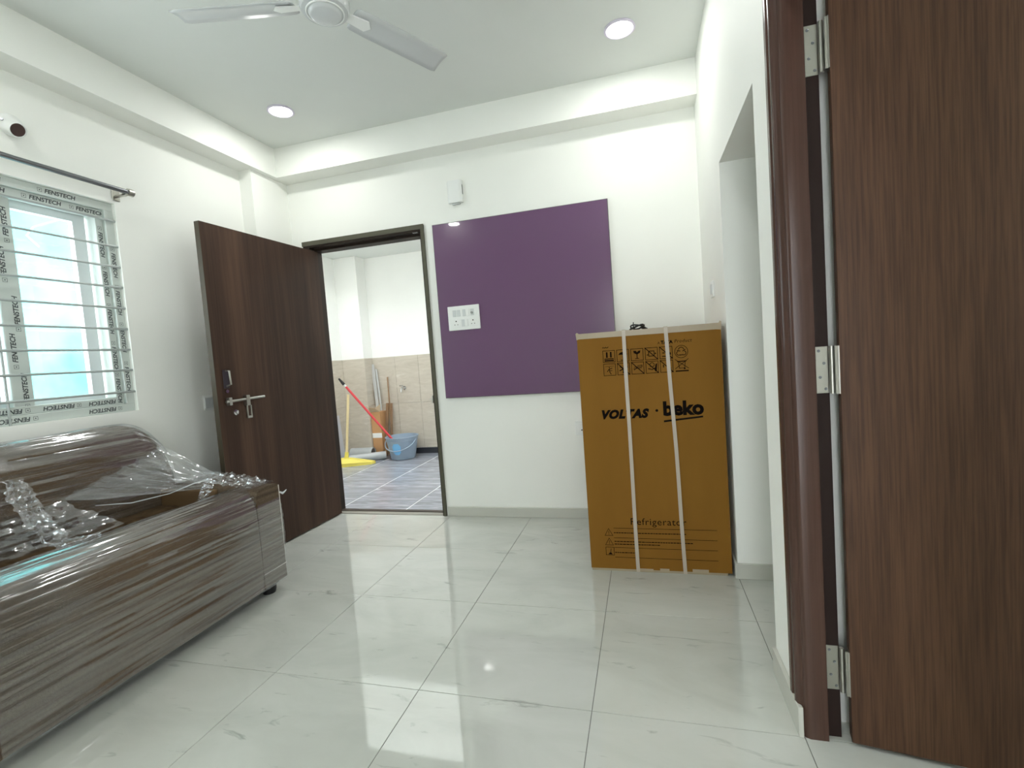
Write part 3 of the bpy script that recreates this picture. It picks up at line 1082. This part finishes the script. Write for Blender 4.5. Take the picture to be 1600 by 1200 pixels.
for a_ in range(6):
    p.line([(.0, .0), (.34 * math.cos(a_ * PI / 3 + .4), .34 * math.sin(a_ * PI / 3 + .4))], .09)
slash(p).done('handling_symbol')
p = sq(icon(2, 1))
p.line([(-.3, .08), (.36, .1), (.36, .22), (0, .2)], .05).line([(-.34, -.06), (.3, 0)], .05).line([(-.3, -.16), (-.1, .02)], .05)
slash(p).done('handling_symbol')
p = sq(icon(3, 1))
p.circ(0, .2, .18, .05, 14).poly([(.2, -.2), (.3, .25), (.42, .3), (.36, -.38), (.25, -.38), (.15, -.1)]).line([(-.3, -.12), (0, -.2), (.2, -.1)], .07)
slash(p).done('handling_symbol')
p = sq(icon(4, 1))
p.line([(-.25, .1), (-.25, -.05)], .08).line([(.05, .3), (.05, -.1)], .07).poly([(.2, -.15), (.35, -.1), (.35, -.3), (.15, -.28)])
slash(p).done('handling_symbol')
p = icon(5, 1, 0.060)
p.line([(-.5, .5), (.5, -.25)], .045).line([(.5, .5), (-.5, -.25)], .045).poly([(-.5, -.5), (.5, -.5), (.5, -.40), (-.5, -.40)])
p.line([(-.26, .3), (-.2, -.22), (.2, -.22), (.26, .3)], .045).line([(-.32, .32), (.32, .34)], .08).disc(.2, -.26, .07)
p.done('disposal_mark')
XD, ZD = (1, 0, 0), (0, 0, 1)
place_text(text_mesh('VOLTAS', 0.06, 0.0040, 0.28, 1.12, 'LEFT'), INKB, body, (-0.226, PY, 0.795), XD, ZD, 'brand_lettering', 0.232)
Print(0.049, 0.826).disc(0, 0, 0.0068).done('brand_dot', INKB)
place_text(text_mesh('beko', 0.08, 0.0036, 0.0, 1.0, 'LEFT'), INKB, body, (0.078, PY, 0.802), XD, ZD, 'brand_lettering', 0.188)
Print().poly([(0.080, 0.766), (0.262, 0.784), (0.262, 0.7925), (0.080, 0.7755)]).done('brand_underline', INKB)
place_text(text_mesh('A ', 0.02, 0.0, 0.1, 1.0, 'LEFT'), INK, body, (0.069, PY, 1.152), XD, ZD, 'tagline_lettering', 0.011)
place_text(text_mesh('TATA', 0.03, 0.0018, 0.0, 1.0, 'LEFT'), INKB, body, (0.086, PY, 1.152), XD, ZD, 'tagline_lettering', 0.056)
place_text(text_mesh('Product', 0.026, 0.0, 0.2, 1.1, 'LEFT'), INK, body, (0.147, PY, 1.153), XD, ZD, 'tagline_lettering', 0.080)
place_text(text_mesh('Refrigerator', 0.06, 0.0, 0.0, 1.1, 'LEFT'), INK, body, (-0.112, PY, 0.246), XD, ZD, 'product_lettering', 0.268)
p = Print()
for q in range(5):
    p.line([(-0.196 + q * 0.006, 1.152), (-0.192 + q * 0.006, 1.156 - 0.004 * (q % 2))], 0.003)
p.done('small_print')['kind'] = 'stuff'
# warning block: ruled lines, warning triangles and lines of unreadable fine print
p = Print()
for za in (0.2265, 0.1755, 0.1245, 0.0735):
    p.line([(-0.196, za), (0.298, za - 0.001)], 0.0022)
p.bm.free()
for za in (0.2265, 0.1755, 0.1245, 0.0735):
    Print().line([(-0.196, za), (0.298, za - 0.001)], 0.0022).done('ruled_line')
p = Print()
rnd = random.Random(3)
for (x0, x1, z) in ((-0.196, 0.155, 0.202), (-0.196, 0.185, 0.1565), (-0.196, 0.03, 0.1425), (-0.196, -0.095, 0.0985)):
    x = x0
    while x < x1:
        wlen = rnd.uniform(0.006, 0.016)
        p.poly([(x, z - 0.0022), (min(x + wlen, x1), z - 0.0022), (min(x + wlen, x1), z + 0.0022), (x, z + 0.0022)])
        x += wlen + 0.0022
p.done('fine_print')['kind'] = 'stuff'
for z in (0.205, 0.155):
    p = Print(-0.222, z, 0.036)
    p.line([(-.55, -.5), (.55, -.5), (0, .5), (-.55, -.5)], .06).line([(0, .15), (0, -.18)], .06).disc(0, -.34, .045)
    p.done('warning_triangle')
p = Print(-0.221, 0.1045, 0.041)
p.line([(-.5, -.5), (.5, -.5), (.5, .5), (-.5, .5), (-.5, -.5)], .06).poly([(-.25, -.42), (.3, -.42), (.15, -.2), (-.05, -.2)]).line([(.05, -.2), (.15, .3)], .06)
p.done('handling_symbol')
# black cord lying on the carton
b = nb()
pts = []
for k in range(40):
    a = k / 39 * 4.4 * PI
    pts.append((-0.022 + (0.035 + 0.006 * math.sin(a * 0.7)) * math.cos(a) + 0.002 * k / 40, -0.56 + 0.022 * math.sin(a), BZ + 0.010 + 0.022 * (0.5 + 0.5 * math.sin(a * 1.31 + 0.4))))
tube(b, pts, 0.0042, 7)
tube(b, [(-0.045, -0.57, BZ + 0.01), (-0.042, -0.57, BZ + 0.047)], 0.0028, 6)
tube(b, [(0.0, -0.57, BZ + 0.022), (0.028, -0.575, BZ + 0.005)], 0.006, 6)
tag(obj('coiled_cord', b, BLACK, smooth=True), 'small tangle of black cord lying on top of the carton', 'cord')

# ------------------------------------------------------------------ bedroom door on the right
d2 = thing('door_2', 'large open brown wood-grain door with moulded polished frame at right', 'door', (XR, -1.8, 0), kind='structure')
# moulded jamb section in plan (x,y): front faces -x, inner face faces -y
sec = [(XR - 0.010, -1.715), (XR - 0.013, -1.722), (XR - 0.012, -1.738), (XR - 0.004, -1.744), (XR - 0.003, -1.750), (XR - 0.010, -1.754),
       (XR - 0.013, -1.766), (XR - 0.010, -1.780), (XR - 0.002, -1.787), (XR + 0.004, -1.789), (XR + 0.005, -1.794), (XR + 0.009, -1.799), (XR + 0.014, -1.801),
       (XR + 0.062, -1.801), (XR + 0.062, -1.776), (XR + 0.100, -1.776), (XR + 0.100, -1.715)]
b = nb()
prism(b, [(x, y) for x, y in sec], 'z', 0.085, BDZ)
sec2 = [(x if x > XR - 0.001 else XR - 0.001, y) for x, y in sec if y <= -1.787] + [(XR + 0.095, -1.760), (XR - 0.001, -1.760)]
lo = [(XR + 0.002, -1.775), (XR - 0.002, -1.786), (XR + 0.002, -1.791), (XR + 0.006, -1.796), (XR + 0.016, -1.801), (XR + 0.062, -1.801), (XR + 0.062, -1.776), (XR + 0.100, -1.776), (XR + 0.100, -1.72), (XR + 0.002, -1.72)]
prism(b, lo, 'z', 0.0, 0.085)
jf = obj('jamb', b, RFRAME, d2, smooth=True)
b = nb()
box(b, XR + 0.0622, XR + 0.1005, -1.7775, -1.776, 0.0, BDZ - 0.09)  # shade in the rebate, put into a thin dark brown strip
obj('rebate_shade_strip', b, pm('rebate_shade_brown', (44, 31, 28), 0.5, spec=0.2), jf)
b = nb()
my = [(x, -(BD0 + BD1) - 0 if False else y) for x, y in sec]
near = [(x, (BD1 + BD0) - y) for x, y in sec]
prism(b, near, 'z', 0.0, BDZ)
obj('jamb', b, RFRAME, d2, smooth=True)
b = nb()
box(b, XR - 0.013, XR + 0.095, BD0 + 0.086, BD1 - 0.086, BDZ - 0.086, BDZ, 0.004, 2)
obj('head', b, RFRAME, d2)
# leaf swung into the far room
H2 = Vector((0.499, -1.810, 0))
l2 = Vector((0.701 - 0.503, -1.843 + 1.811, 0)).normalized()
n2 = Vector((l2.y, -l2.x, 0))
if n2.y > 0:
    n2 = -n2
L2 = Matrix((l2, -n2, Vector((0, 0, 1)))).transposed().to_4x4()
L2.translation = H2
def leaf2(name, bb, m, parent, smooth=False):
    bmesh.ops.transform(bb, matrix=L2, verts=bb.verts[:])
    return obj(name, bb, m, parent, smooth)
b = nb()
box(b, 0.0, 0.95, 0.0, 0.036, 0.012, 2.07, 0.002, 2)
lf2 = leaf2('leaf', b, RDOOR, d2)
# three butt hinges: plate on jamb rebate, knuckle, plate on leaf edge
for zc in (1.887, 1.048, 0.206):
    bb = nb()
    box(bb, XR + 0.068, XR + 0.099, -1.780, -1.7775, zc - 0.064, zc + 0.064, 0.001, 1)
    hp = obj('hinge_plate', bb, STEEL, jf)
    for dx, dz in ((0.073, 0.052), (0.085, 0.018), (0.075, -0.020), (0.088, -0.052)):
        bb = nb()
        lathe(bb, [(0, 0), (0.0028, 0.0), (0.0040, 0.0004)], 12, (XR + dx + 0.003, -1.7804, zc + dz), (0, -1, 0))
        obj('screw', bb, DARKMETAL, hp)
    bb = nb()
    tube(bb, [(XR + 0.1045, -1.788, zc - 0.064), (XR + 0.1045, -1.788, zc + 0.064)], 0.0062, 12)
    obj('hinge_knuckle', bb, STEEL, hp, smooth=True)
    bb = nb()
    box(bb, -0.0022, 0.0, 0.001, 0.030, zc - 0.064, zc + 0.064)
    leaf2('hinge_plate', bb, STEEL, lf2)
    bb = nb()
    box(bb, XR + 0.108, 0.4985, -1.806, -1.801, zc - 0.064, zc + 0.064)
    obj('hinge_fold', bb, STEEL, hp)

# ------------------------------------------------------------------ sofa wrapped in plastic
sofa = thing('wrapped_sofa', 'brown fabric sofa wrapped in clear stretch film under the window', 'sofa', (-2.28, -1.75, 0))
SY0, SY1 = -2.365, -1.15
def sweep_y(prof_fn, y0, y1, n, m, name, parent, cap=True, smooth=True):
    bb = nb()
    rows = [prof_fn(y0 + (y1 - y0) * k / n) for k in range(n + 1)]
    vs = grid_surface(bb, rows, close_u=True)
    if cap:
        bb.faces.new(vs[0])
        bb.faces.new(vs[-1])
    return obj(name, bb, m, parent, smooth=smooth)
# front rail: padded panel with a rounded top
FP = [(-1.918, 0.052), (-1.908, 0.16), (-1.906, 0.32), (-1.908, 0.42), (-1.914, 0.47), (-1.928, 0.512), (-1.955, 0.540), (-1.995, 0.556), (-2.045, 0.562),
      (-2.090, 0.558), (-2.115, 0.545), (-2.125, 0.52), (-2.128, 0.40), (-2.128, 0.25), (-2.120, 0.06)]
def fp(y):
    r = []
    for i, (x, z) in enumerate(FP):
        nx = 0.006 * noise.noise((x * 5, y * 2.0, z * 9))
        r.append((x + nx, y, z + 0.006 * noise.noise((x * 3 + 9, y * 2.5, 0))))
    return r
sweep_y(fp, SY0, -1.312, 48, FABRIC, 'front_rail', sofa)
# arms
AP0 = [(0.0, 0.092), (0.0, 0.568)]
def arm(y0, y1, name, xfront=-1.91):
    bb = nb()
    nx, ny = 26, 6
    xs_ = [-2.66 + ((xfront + 2.66) * k / nx) for k in range(nx + 1)]
    def top(x):
        h = 0.566
        h += 0.052 * math.exp(-((x + 2.33) / 0.14) ** 2) + 0.02 * math.exp(-((x + 2.18) / 0.09) ** 2)
        return h
    rows = []
    for x in xs_:
        t_ = top(x)
        row = []
        for (y, z) in ((y0, 0.06), (y0, 0.3), (y0, t_ - 0.045), (y0 + 0.006, t_ - 0.018), (y0 + 0.02, t_ - 0.004), ((y0 + y1) / 2, t_ + 0.002),
                       (y1 - 0.014, t_), (y1 - 0.003, t_ - 0.008), (y1, t_ - 0.03), (y1, 0.3), (y1, 0.06)):
            row.append((x, y, z))
        rows.append(row)
    vs = grid_surface(bb, rows, close_u=True)
    bb.faces.new(vs[0])
    bb.faces.new(vs[-1])
    return obj(name, bb, FABRIC, sofa, smooth=True)
arm_far = arm(-1.306, SY1, 'arm')
arm(SY0 + 0.004, -2.21, 'arm', -2.132)
b = nb()
box(b, -2.66, -1.945, SY0 + 0.02, SY1 - 0.02, 0.034, 0.075, 0.004, 1)  # shadow band beneath the sofa, put into a near-black board
obj('underside_shade_board', b, pm('underside_shade_black', (24, 20, 18), 0.8), sofa)
# piping seam at the arm front
b = nb()
tube(b, [(-1.9085, -1.309, 0.06), (-1.9055, -1.309, 0.35), (-1.908, -1.309, 0.50)], 0.003, 6)
obj('seam', b, DARKFAB, arm_far)
b = nb()
tube(b, [(-1.9085, -1.303, 0.132), (-1.9085, SY1 + 0.004, 0.132)], 0.002, 6)
tube(b, [(-1.913, SY1 + 0.001, 0.10), (-1.9095, SY1 + 0.001, 0.35), (-1.9095, SY1 + 0.001, 0.555)], 0.0022, 6)
obj('film_edge', b, pm('film_white_edge', (206, 200, 190), 0.4), arm_far)
# seat deck and inner panels
b = nb()
box(b, -2.56, -2.11, -2.21, -1.306, 0.094, 0.34, 0.02, 2)
obj('seat_deck', b, DARKFAB, sofa)
b = nb()
box(b, -2.52, -2.36, -2.208, -1.318, 0.34, 0.50, 0.03, 3)
obj('seat_cushion', b, DARKFAB, sofa)
b = nb()
box(b, -2.50, -2.14, -1.332, -1.306, 0.34, 0.578, 0.008, 2)
box(b, -2.50, -2.14, -1.334, -1.330, 0.545, 0.553)
obj('arm_lining', b, pm('arm_lining_fabric', (104, 80, 52), 0.9), arm_far)
# backrest with a rounded top and a rounded far end
def back_prof(y):
    e = 1.0
    if y > -1.43:
        u = min(1.0, (y + 1.43) / 0.20)
        e = math.sqrt(max(0.0, 1 - u * u))
    zt = 0.60 + 0.335 * (0.18 + 0.82 * e) + 0.006 * noise.noise((0, y * 3, 1))
    xf = -2.500
    r = []
    for (x, q) in ((-2.672, 0.0), (-2.672, 0.80), (-2.668, 0.92), (-2.650, 0.985), (-2.615, 1.0), (-2.570, 0.992), (-2.535, 0.955), (-2.512, 0.88), (xf, 0.74), (xf + 0.004, 0.5), (xf + 0.012, 0.3), (xf + 0.01, 0.0)):
        r.append((x + 0.006 * noise.noise((x * 4, y * 3, q * 4)), y, 0.10 + (zt - 0.10) * q))
    return r
backrest = sweep_y(back_prof, -2.355, -1.235, 50, FABRIC, 'backrest', sofa)
# legs
for (x, y) in ((-1.965, -1.225), (-2.06, -2.27), (-2.60, -1.22), (-2.60, -2.27)):
    bb = nb()
    lathe(bb, [(0, 0), (0.030, 0), (0.036, 0.02), (0.038, 0.060), (0, 0.060)], 20, (x, y, 0))
    obj('leg', bb, BLACK, sofa, smooth=True)

# stretch film: tight layer over the front and the backrest
def streak(y, s, amp=1.0):
    a_ = noise.noise((y * 1.6 + s * 0.8, s * 62, 3.0)) * 0.0022
    a_ += noise.noise((y * 3.5, s * 22 + y * 2.0, 7.0)) * 0.0030
    c = noise.noise((y * 0.9 - s * 3.0, s * 120, 11.0))
    return amp * (a_ + 0.0016 * max(0, c))
FPF = []
fine = 96
def resample(P, n):
    P = [Vector((x, 0, z)) for x, z in P]
    L = [0]
    for a_, c_ in zip(P, P[1:]):
        L.append(L[-1] + (c_ - a_).length)
    out = []
    for k in range(n + 1):
        t_ = L[-1] * k / n
        i = 0
        while i < len(L) - 2 and L[i + 1] < t_:
            i += 1
        u = (t_ - L[i]) / (L[i + 1] - L[i])
        out.append(P[i].lerp(P[i + 1], u))
    return out
def film_sheet(P, y0, y1, ny, ns, off, name, parent, m, amp=1.0, yend=None, inward=1):
    S = resample(P, ns)
    bb = nb()
    rows = []
    for j in range(ny + 1):
        row = []
        for i, p in enumerate(S):
            tdir = (S[min(i + 1, ns)] - S[max(i - 1, 0)]).normalized()
            nrm = Vector((tdir.z, 0, -tdir.x)) * inward
            s_ = i / ns
            y = y0 + (y1 - y0) * j / ny
            q = p + nrm * (off + streak(y, s_, amp))
            row.append((q.x, y, q.z))
        rows.append(row)
    grid_surface(bb, rows)
    return obj(name, bb, m, parent, smooth=True, recalc=False)
film_sheet(FP[:12], -2.36, -1.152, 150, 110, 0.011, 'plastic_wrap', sofa, FILM, 1.7)
BP = [(-2.505, 0.40), (-2.494, 0.60), (-2.500, 0.74), (-2.512, 0.83), (-2.535, 0.895), (-2.570, 0.930), (-2.615, 0.938), (-2.650, 0.925), (-2.668, 0.86)]
bb = nb()
rows = []
for j in range(121):
    y = -2.35 + (2.35 - 1.248) * j / 120
    S = resample([(x, z) for x, _, z in reversed(back_prof(y)[2:11])], 80)
    row = []
    for i, p_ in enumerate(S):
        td = (S[min(i + 1, 80)] - S[max(i - 1, 0)]).normalized()
        q_ = p_ + Vector((td.z, 0, -td.x)) * (0.011 + streak(y, i / 80, 1.7))
        row.append((q_.x, y + 0.012 * max(0.0, (y + 1.43) / 0.18), q_.z))
    rows.append(row)
grid_surface(bb, rows)
obj('plastic_wrap', bb, FILM, backrest, smooth=True, recalc=False)
# bridging sheet from the backrest end to the arm
def patch(name, parent, c00, c01, c10, c11, nu, nv, sag, amp, m, freq=(3, 14), seed=0.0, ragged=0.0):
    """bilinear sheet between four corners with sag and wrinkles radiating along u"""
    c00, c01, c10, c11 = map(Vector, (c00, c01, c10, c11))
    nrm = (c01 - c00).cross(c10 - c00).normalized()
    bb = nb()
    rows = []
    for j in range(nv + 1):
        v2 = j / nv
        row = []
        for i in range(nu + 1):
            u = i / nu
            p = c00.lerp(c01, u).lerp(c10.lerp(c11, u), v2)
            env = math.sin(PI * u) ** 0.6
            if ragged:
                mid = c00.lerp(c01, 0.5).lerp(c10.lerp(c11, 0.5), v2)
                p = mid + (p - mid) * (1.0 + ragged * noise.noise((v2 * 5.0, 2.0 if u < 0.5 else 6.0, seed)) + 0.5 * ragged * noise.noise((v2 * 14.0, 3.0 if u < 0.5 else 8.0, seed)))
            p = p + Vector((0, 0, -sag * math.sin(PI * u) * (0.35 + 0.65 * v2)))
            p = p + nrm * (amp * (0.25 + env) * (noise.noise((u * freq[0] + seed, v2 * freq[1], seed)) + 0.6 * noise.noise((u * freq[0] * 2, v2 * freq[1] * 2.3, seed + 4))))
            row.append(p)
        rows.append(row)
    grid_surface(bb, rows)
    return obj(name, bb, m, parent, smooth=True, recalc=False)
patch('loose_film', sofa, (-2.60, -1.30, 0.86), (-2.20, -1.20, 0.600), (-2.488, -1.78, 0.66), (-2.19, -1.325, 0.585), 46, 40, 0.010, 0.011, FILMLOOSE, (1.5, 22), 1.3, 0.06)
patch('loose_film', sofa, (-2.49, -2.30, 0.62), (-2.488, -1.78, 0.66), (-2.44, -2.25, 0.50), (-2.36, -1.62, 0.505), 40, 20, 0.02, 0.016, FILMLOOSE, (7, 9), 5.1, 0.12)
# crumpled film over the top of the far arm and the tufts that hang free
patch('crumpled_film', sofa, (-2.34, -1.335, 0.632), (-1.925, -1.322, 0.580), (-2.36, -1.158, 0.634), (-1.925, -1.158, 0.577), 56, 24, -0.010, 0.011, FILMLOOSE, (14, 9), 9.0)
patch('torn_film', sofa, (-2.20, -1.335, 0.612), (-2.135, -1.335, 0.605), (-2.205, -1.42, 0.47), (-2.10, -1.41, 0.56), 14, 20, 0.0, 0.012, FILMLOOSE, (6, 9), 2.0, 0.5)
patch('torn_film', sofa, (-2.487, -1.985, 0.80), (-2.480, -1.90, 0.79), (-2.30, -1.985, 0.56), (-2.26, -1.915, 0.55), 14, 40, 0.0, 0.022, FILMLOOSE, (4, 10), 14.0, 0.7)
patch('torn_film', sofa, (-2.30, -1.985, 0.56), (-2.26, -1.915, 0.55), (-2.135, -1.99, 0.545), (-2.13, -1.85, 0.555), 18, 26, 0.03, 0.016, FILMLOOSE, (6, 9), 21.0, 0.4)
FILMROLL = pm('twisted_film_cord', (196, 198, 200), 0.25)
b = nb()
tube(b, [(-2.47, -1.66, 0.60), (-2.40, -1.55, 0.578), (-2.31, -1.43, 0.588), (-2.24, -1.345, 0.618), (-2.18, -1.30, 0.628)], [0.0015, 0.0028, 0.0022, 0.0035, 0.0025], 7)
obj('film_cord', b, FILMROLL, sofa, smooth=True)
b = nb()
tube(b, [(-1.905, -1.148, 0.515), (-1.90, -1.135, 0.505), (-1.892, -1.128, 0.512), (-1.888, -1.118, 0.520)], [0.005, 0.007, 0.004, 0.002], 6)
obj('film_knot', b, FILMROLL, sofa, smooth=True)
b = nb()
tube(b, [(-2.06, -1.20, 0.578), (-2.055, -1.19, 0.595), (-2.045, -1.195, 0.588), (-2.03, -1.20, 0.576)], [0.003, 0.006, 0.004, 0.002], 6)
obj('film_knot', b, FILMROLL, sofa, smooth=True)

# ------------------------------------------------------------------ things standing in the lobby
BUCK = pm('blue_grey_bucket', (152, 168, 184), 0.4)
bk = thing('bucket', 'grey-blue plastic bucket with handle standing in the lobby', 'bucket', (-2.885, 2.02, 0))
bc = (-2.885, 2.02, 0)
b = nb()
lathe(b, [(0, 0.004), (0.140, 0.004), (0.145, 0.01), (0.186, 0.225), (0.190, 0.228), (0.191, 0.262), (0.202, 0.264), (0.202, 0.274), (0.186, 0.274), (0.180, 0.22), (0.137, 0.016), (0, 0.014)], 40, bc)
obj('tub', b, BUCK, bk, smooth=True)
b = nb()
pts = []
for k in range(21):
    a = PI * k / 20
    q = Vector((math.cos(a) * 0.196, -math.sin(a) * 0.17, -math.sin(a) * 0.115))
    pts.append(Vector(bc) + Vector((0, -0.03, 0.235)) + q)
tube(b, pts, 0.006, 8)
obj('handle', b, BUCK, bk, smooth=True)
b = nb()
rows = []
for i in range(5):
    z = 0.07 + 0.135 * i / 4
    rr_ = 0.1465 + (z - 0.01) * (0.186 - 0.145) / 0.215 + 0.0008
    hw = 0.30 if 0 < i < 4 else 0.16
    rows.append([(bc[0] + rr_ * math.cos(-PI / 2 + t_ * hw + 0.05), bc[1] + rr_ * math.sin(-PI / 2 + t_ * hw + 0.05), z) for t_ in (-1, -.5, 0, .5, 1)])
grid_surface(b, rows)
obj('printed_patch', b, pm('pale_blue_print', (126, 190, 232), 0.4), bk)
# red stick resting in the bucket
rs = thing('red_stick', 'red mop stick with black tip leaning from the bucket', 'stick', (-2.98, 1.99, 0.02))
A, B = Vector((-2.86, 2.04, 0.03)), Vector((-3.40, 1.73, 0.925))
b = nb()
tube(b, [A, B], 0.014, 10)
obj('pole', b, pm('red_plastic', (214, 72, 78), 0.35), rs, smooth=True)
b = nb()
tube(b, [B, B + (B - A).normalized() * 0.03], 0.0125, 10)
obj('collar', b, WHITEPL, rs, smooth=True)
b = nb()
tube(b, [B + (B - A).normalized() * 0.03, B + (B - A).normalized() * 0.06, B + (B - A).normalized() * 0.125], [0.018, 0.017, 0.010], 10)
obj('grip_end', b, BLACK, rs, smooth=True)
# yellow floor wiper
yw = thing('yellow_floor_wiper', 'yellow floor wiper with pale pole standing on the lobby floor', 'wiper', (-3.44, 1.66, 0))
YEL = pm('yellow_plastic', (224, 208, 96), 0.5)
b = nb()
tube(b, [(-3.462, 1.70, 0.07), (-3.398, 1.76, 0.83)], 0.0155, 10)
obj('pole', b, pm('cream_pole', (226, 208, 160), 0.4), yw, smooth=True)
b = nb()
vs_ = [(-3.60, 1.47, 0.0), (-3.14, 1.70, 0.0), (-3.12, 1.77, 0.0), (-3.58, 1.60, 0.0)]
lo_ = [b.verts.new(q) for q in vs_]
hi_ = [b.verts.new((q[0] * 0.99 - 0.034 * 0 - 0.034, q[1], z)) for q, z in zip(vs_, (0.05, 0.028, 0.03, 0.07))]
md_ = [b.verts.new((-3.462 + dx, 1.66 + dy, 0.085)) for dx, dy in ((-.05, -.03), (.05, -.01), (.05, .05), (-.05, .04))]
for k in range(4):
    b.faces.new((lo_[k], lo_[(k + 1) % 4], hi_[(k + 1) % 4], hi_[k]))
    b.faces.new((hi_[k], hi_[(k + 1) % 4], md_[(k + 1) % 4], md_[k]))
b.faces.new(lo_)
b.faces.new(md_)
obj('head', b, YEL, yw)
b = nb()
tube(b, [(-3.465, 1.695, 0.03), (-3.455, 1.707, 0.15)], [0.030, 0.020], 10)
obj('socket', b, YEL, yw, smooth=True)
# rolls of grey sheet lying on the floor
ROLL = pm('grey_roll', (176, 180, 180), 0.45)
def roll(name, label, p, q, r, spin):
    t = thing(name, label, 'roll', ((p[0] + q[0]) / 2, (p[1] + q[1]) / 2, 0), 'rolls of grey sheet in the lobby')
    P, Q = Vector(p), Vector(q)
    d = (Q - P).normalized()
    bb = nb()
    lathe(bb, [(r * 0.82, 0.004), (r, 0), (r, (Q - P).length), (r * 0.82, (Q - P).length - 0.004)], 28, P, d)
    obj('sheet', bb, ROLL, t, smooth=True)
    bb = nb()
    lathe(bb, [(0, 0.012), (r * 0.82, 0.012)], 24, P, d)
    obj('core', bb, pm('roll_core', (112, 112, 108), 0.7), t)
    bb = nb()
    lathe(bb, [(0, (Q - P).length - 0.012), (r * 0.82, (Q - P).length - 0.012)], 24, P, d)
    obj('core', bb, pm('roll_core', (112, 112, 108), 0.7), t)
    return t
roll('sheet_roll', 'upper grey sheet roll lying behind, against the lobby pillar', (-3.575, 1.985, 0.071), (-3.285, 2.012, 0.071), 0.07, 0)
roll('sheet_roll', 'lower grey sheet roll lying in front, beside yellow wiper', (-3.49, 1.735, 0.050), (-3.10, 1.985, 0.050), 0.048, 0)
# narrow carton with folded flap
nc = thing('narrow_carton', 'narrow open cardboard carton standing against the lobby wall', 'carton', (-3.28, 2.17, 0))
b = nb()
box(b, -3.345, -3.215, 2.12, 2.275, 0.0, 0.565)
obj('body', b, CARD2, nc)
b = nb()
box(b, -3.346, -3.212, 2.118, 2.12, 0.24, 0.30)
obj('white_label', b, WHITEPL, nc)
b = nb()
box(b, -3.346, -3.212, 2.118, 2.12, 0.0, 0.04)
obj('white_label', b, WHITEPL, nc)
b = nb()
vs_ = [b.verts.new(q) for q in ((-3.35, 2.115, 0.565), (-3.21, 2.115, 0.57), (-3.18, 2.09, 0.665), (-3.25, 2.07, 0.62), (-3.34, 2.07, 0.632), (-3.375, 2.09, 0.66))]
b.faces.new((vs_[0], vs_[1], vs_[3], vs_[4]))
b.faces.new((vs_[1], vs_[2], vs_[3]))
b.faces.new((vs_[0], vs_[4], vs_[5]))
o = obj('flap', b, pm('flap_card', (206, 186, 156), 0.7), nc)
md = o.modifiers.new('thickness', 'SOLIDIFY')
md.thickness = 0.006
# planks and strips leaning on the wall
PLANK = wood('rough_plank', [(0.3, (120, 92, 66)), (0.5, (146, 114, 84)), (0.7, (166, 134, 102))], 0.7)
def leaning(name, label, cat, foot, head, wd, th, m, group=None):
    P, Q = Vector(foot), Vector(head)
    d = (Q - P).normalized()
    s_ = Vector((1, 0, 0))
    s_ = (s_ - d * s_.dot(d)).normalized()
    n_ = d.cross(s_)
    bb = nb()
    box(bb, -wd / 2, wd / 2, -th / 2, th / 2, 0, (Q - P).length, min(0.003, th * 0.2), 1)
    M = Matrix((s_, n_, d)).transposed().to_4x4()
    M.translation = P
    bmesh.ops.transform(bb, matrix=M, verts=bb.verts[:])
    return tag(obj(name, bb, m), label, cat, group)
leaning('wood_plank', 'short brown wooden plank between the narrow carton and bucket', 'plank', (-3.185, 2.13, 0.006), (-3.168, 2.245, 0.66), 0.038, 0.02, PLANK, 'offcuts leaning on the lobby wall')
leaning('wood_plank', 'second short wooden plank leaning behind the bucket', 'plank', (-3.100, 2.12, 0.006), (-3.125, 2.265, 0.655), 0.026, 0.018, PLANK, 'offcuts leaning on the lobby wall')
leaning('wood_strip', 'thin tall wooden strip leaning on the lobby wall behind bucket', 'strip', (-3.055, 2.08, 0.004), (-3.155, 2.275, 0.99), 0.016, 0.012, PLANK, 'offcuts leaning on the lobby wall')
SILV = pm('silver_strip', (206, 208, 208), 0.3, 0.4)
leaning('metal_strip', 'wider silver metal strip standing in the narrow carton', 'strip', (-3.292, 2.21, 0.572), (-3.345, 2.262, 1.165), 0.040, 0.012, SILV, 'silver strips in the carton')
leaning('metal_strip', 'thinner silver metal strip standing in the narrow carton', 'strip', (-3.247, 2.215, 0.572), (-3.305, 2.272, 1.10), 0.022, 0.010, SILV, 'silver strips in the carton')
leaning('grey_board', 'pale grey board leaning in the lobby corner behind door leaf', 'board', (-3.60, 1.74, 0.01), (-3.642, 1.74, 0.57), 0.02, 0.28, pm('pale_board', (190, 190, 196), 0.6))
tp = thing('wall_tap', 'small chrome tap on the beige lobby wall', 'tap', (-2.935, LY1 - 0.01, 0.84))
b = nb()
lathe(b, [(0, 0), (0.026, 0), (0.024, 0.008), (0.012, 0.01), (0.012, 0.07), (0, 0.07)], 18, (-2.935, LY1 - 0.01, 0.84), (0, -1, 0))
obj('body', b, CHROME, tp, smooth=True)
b = nb()
tube(b, [(-2.935, LY1 - 0.06, 0.84), (-2.935, LY1 - 0.10, 0.835), (-2.935, LY1 - 0.115, 0.79)], 0.010, 10)
obj('spout', b, CHROME, tp, smooth=True)
b = nb()
box(b, -2.975, -2.925, LY1 - 0.075, LY1 - 0.055, 0.866, 0.880, 0.003, 1)
tube(b, [(-2.935, LY1 - 0.065, 0.845), (-2.935, LY1 - 0.065, 0.87)], 0.008, 8)
obj('lever', b, CHROME, tp)
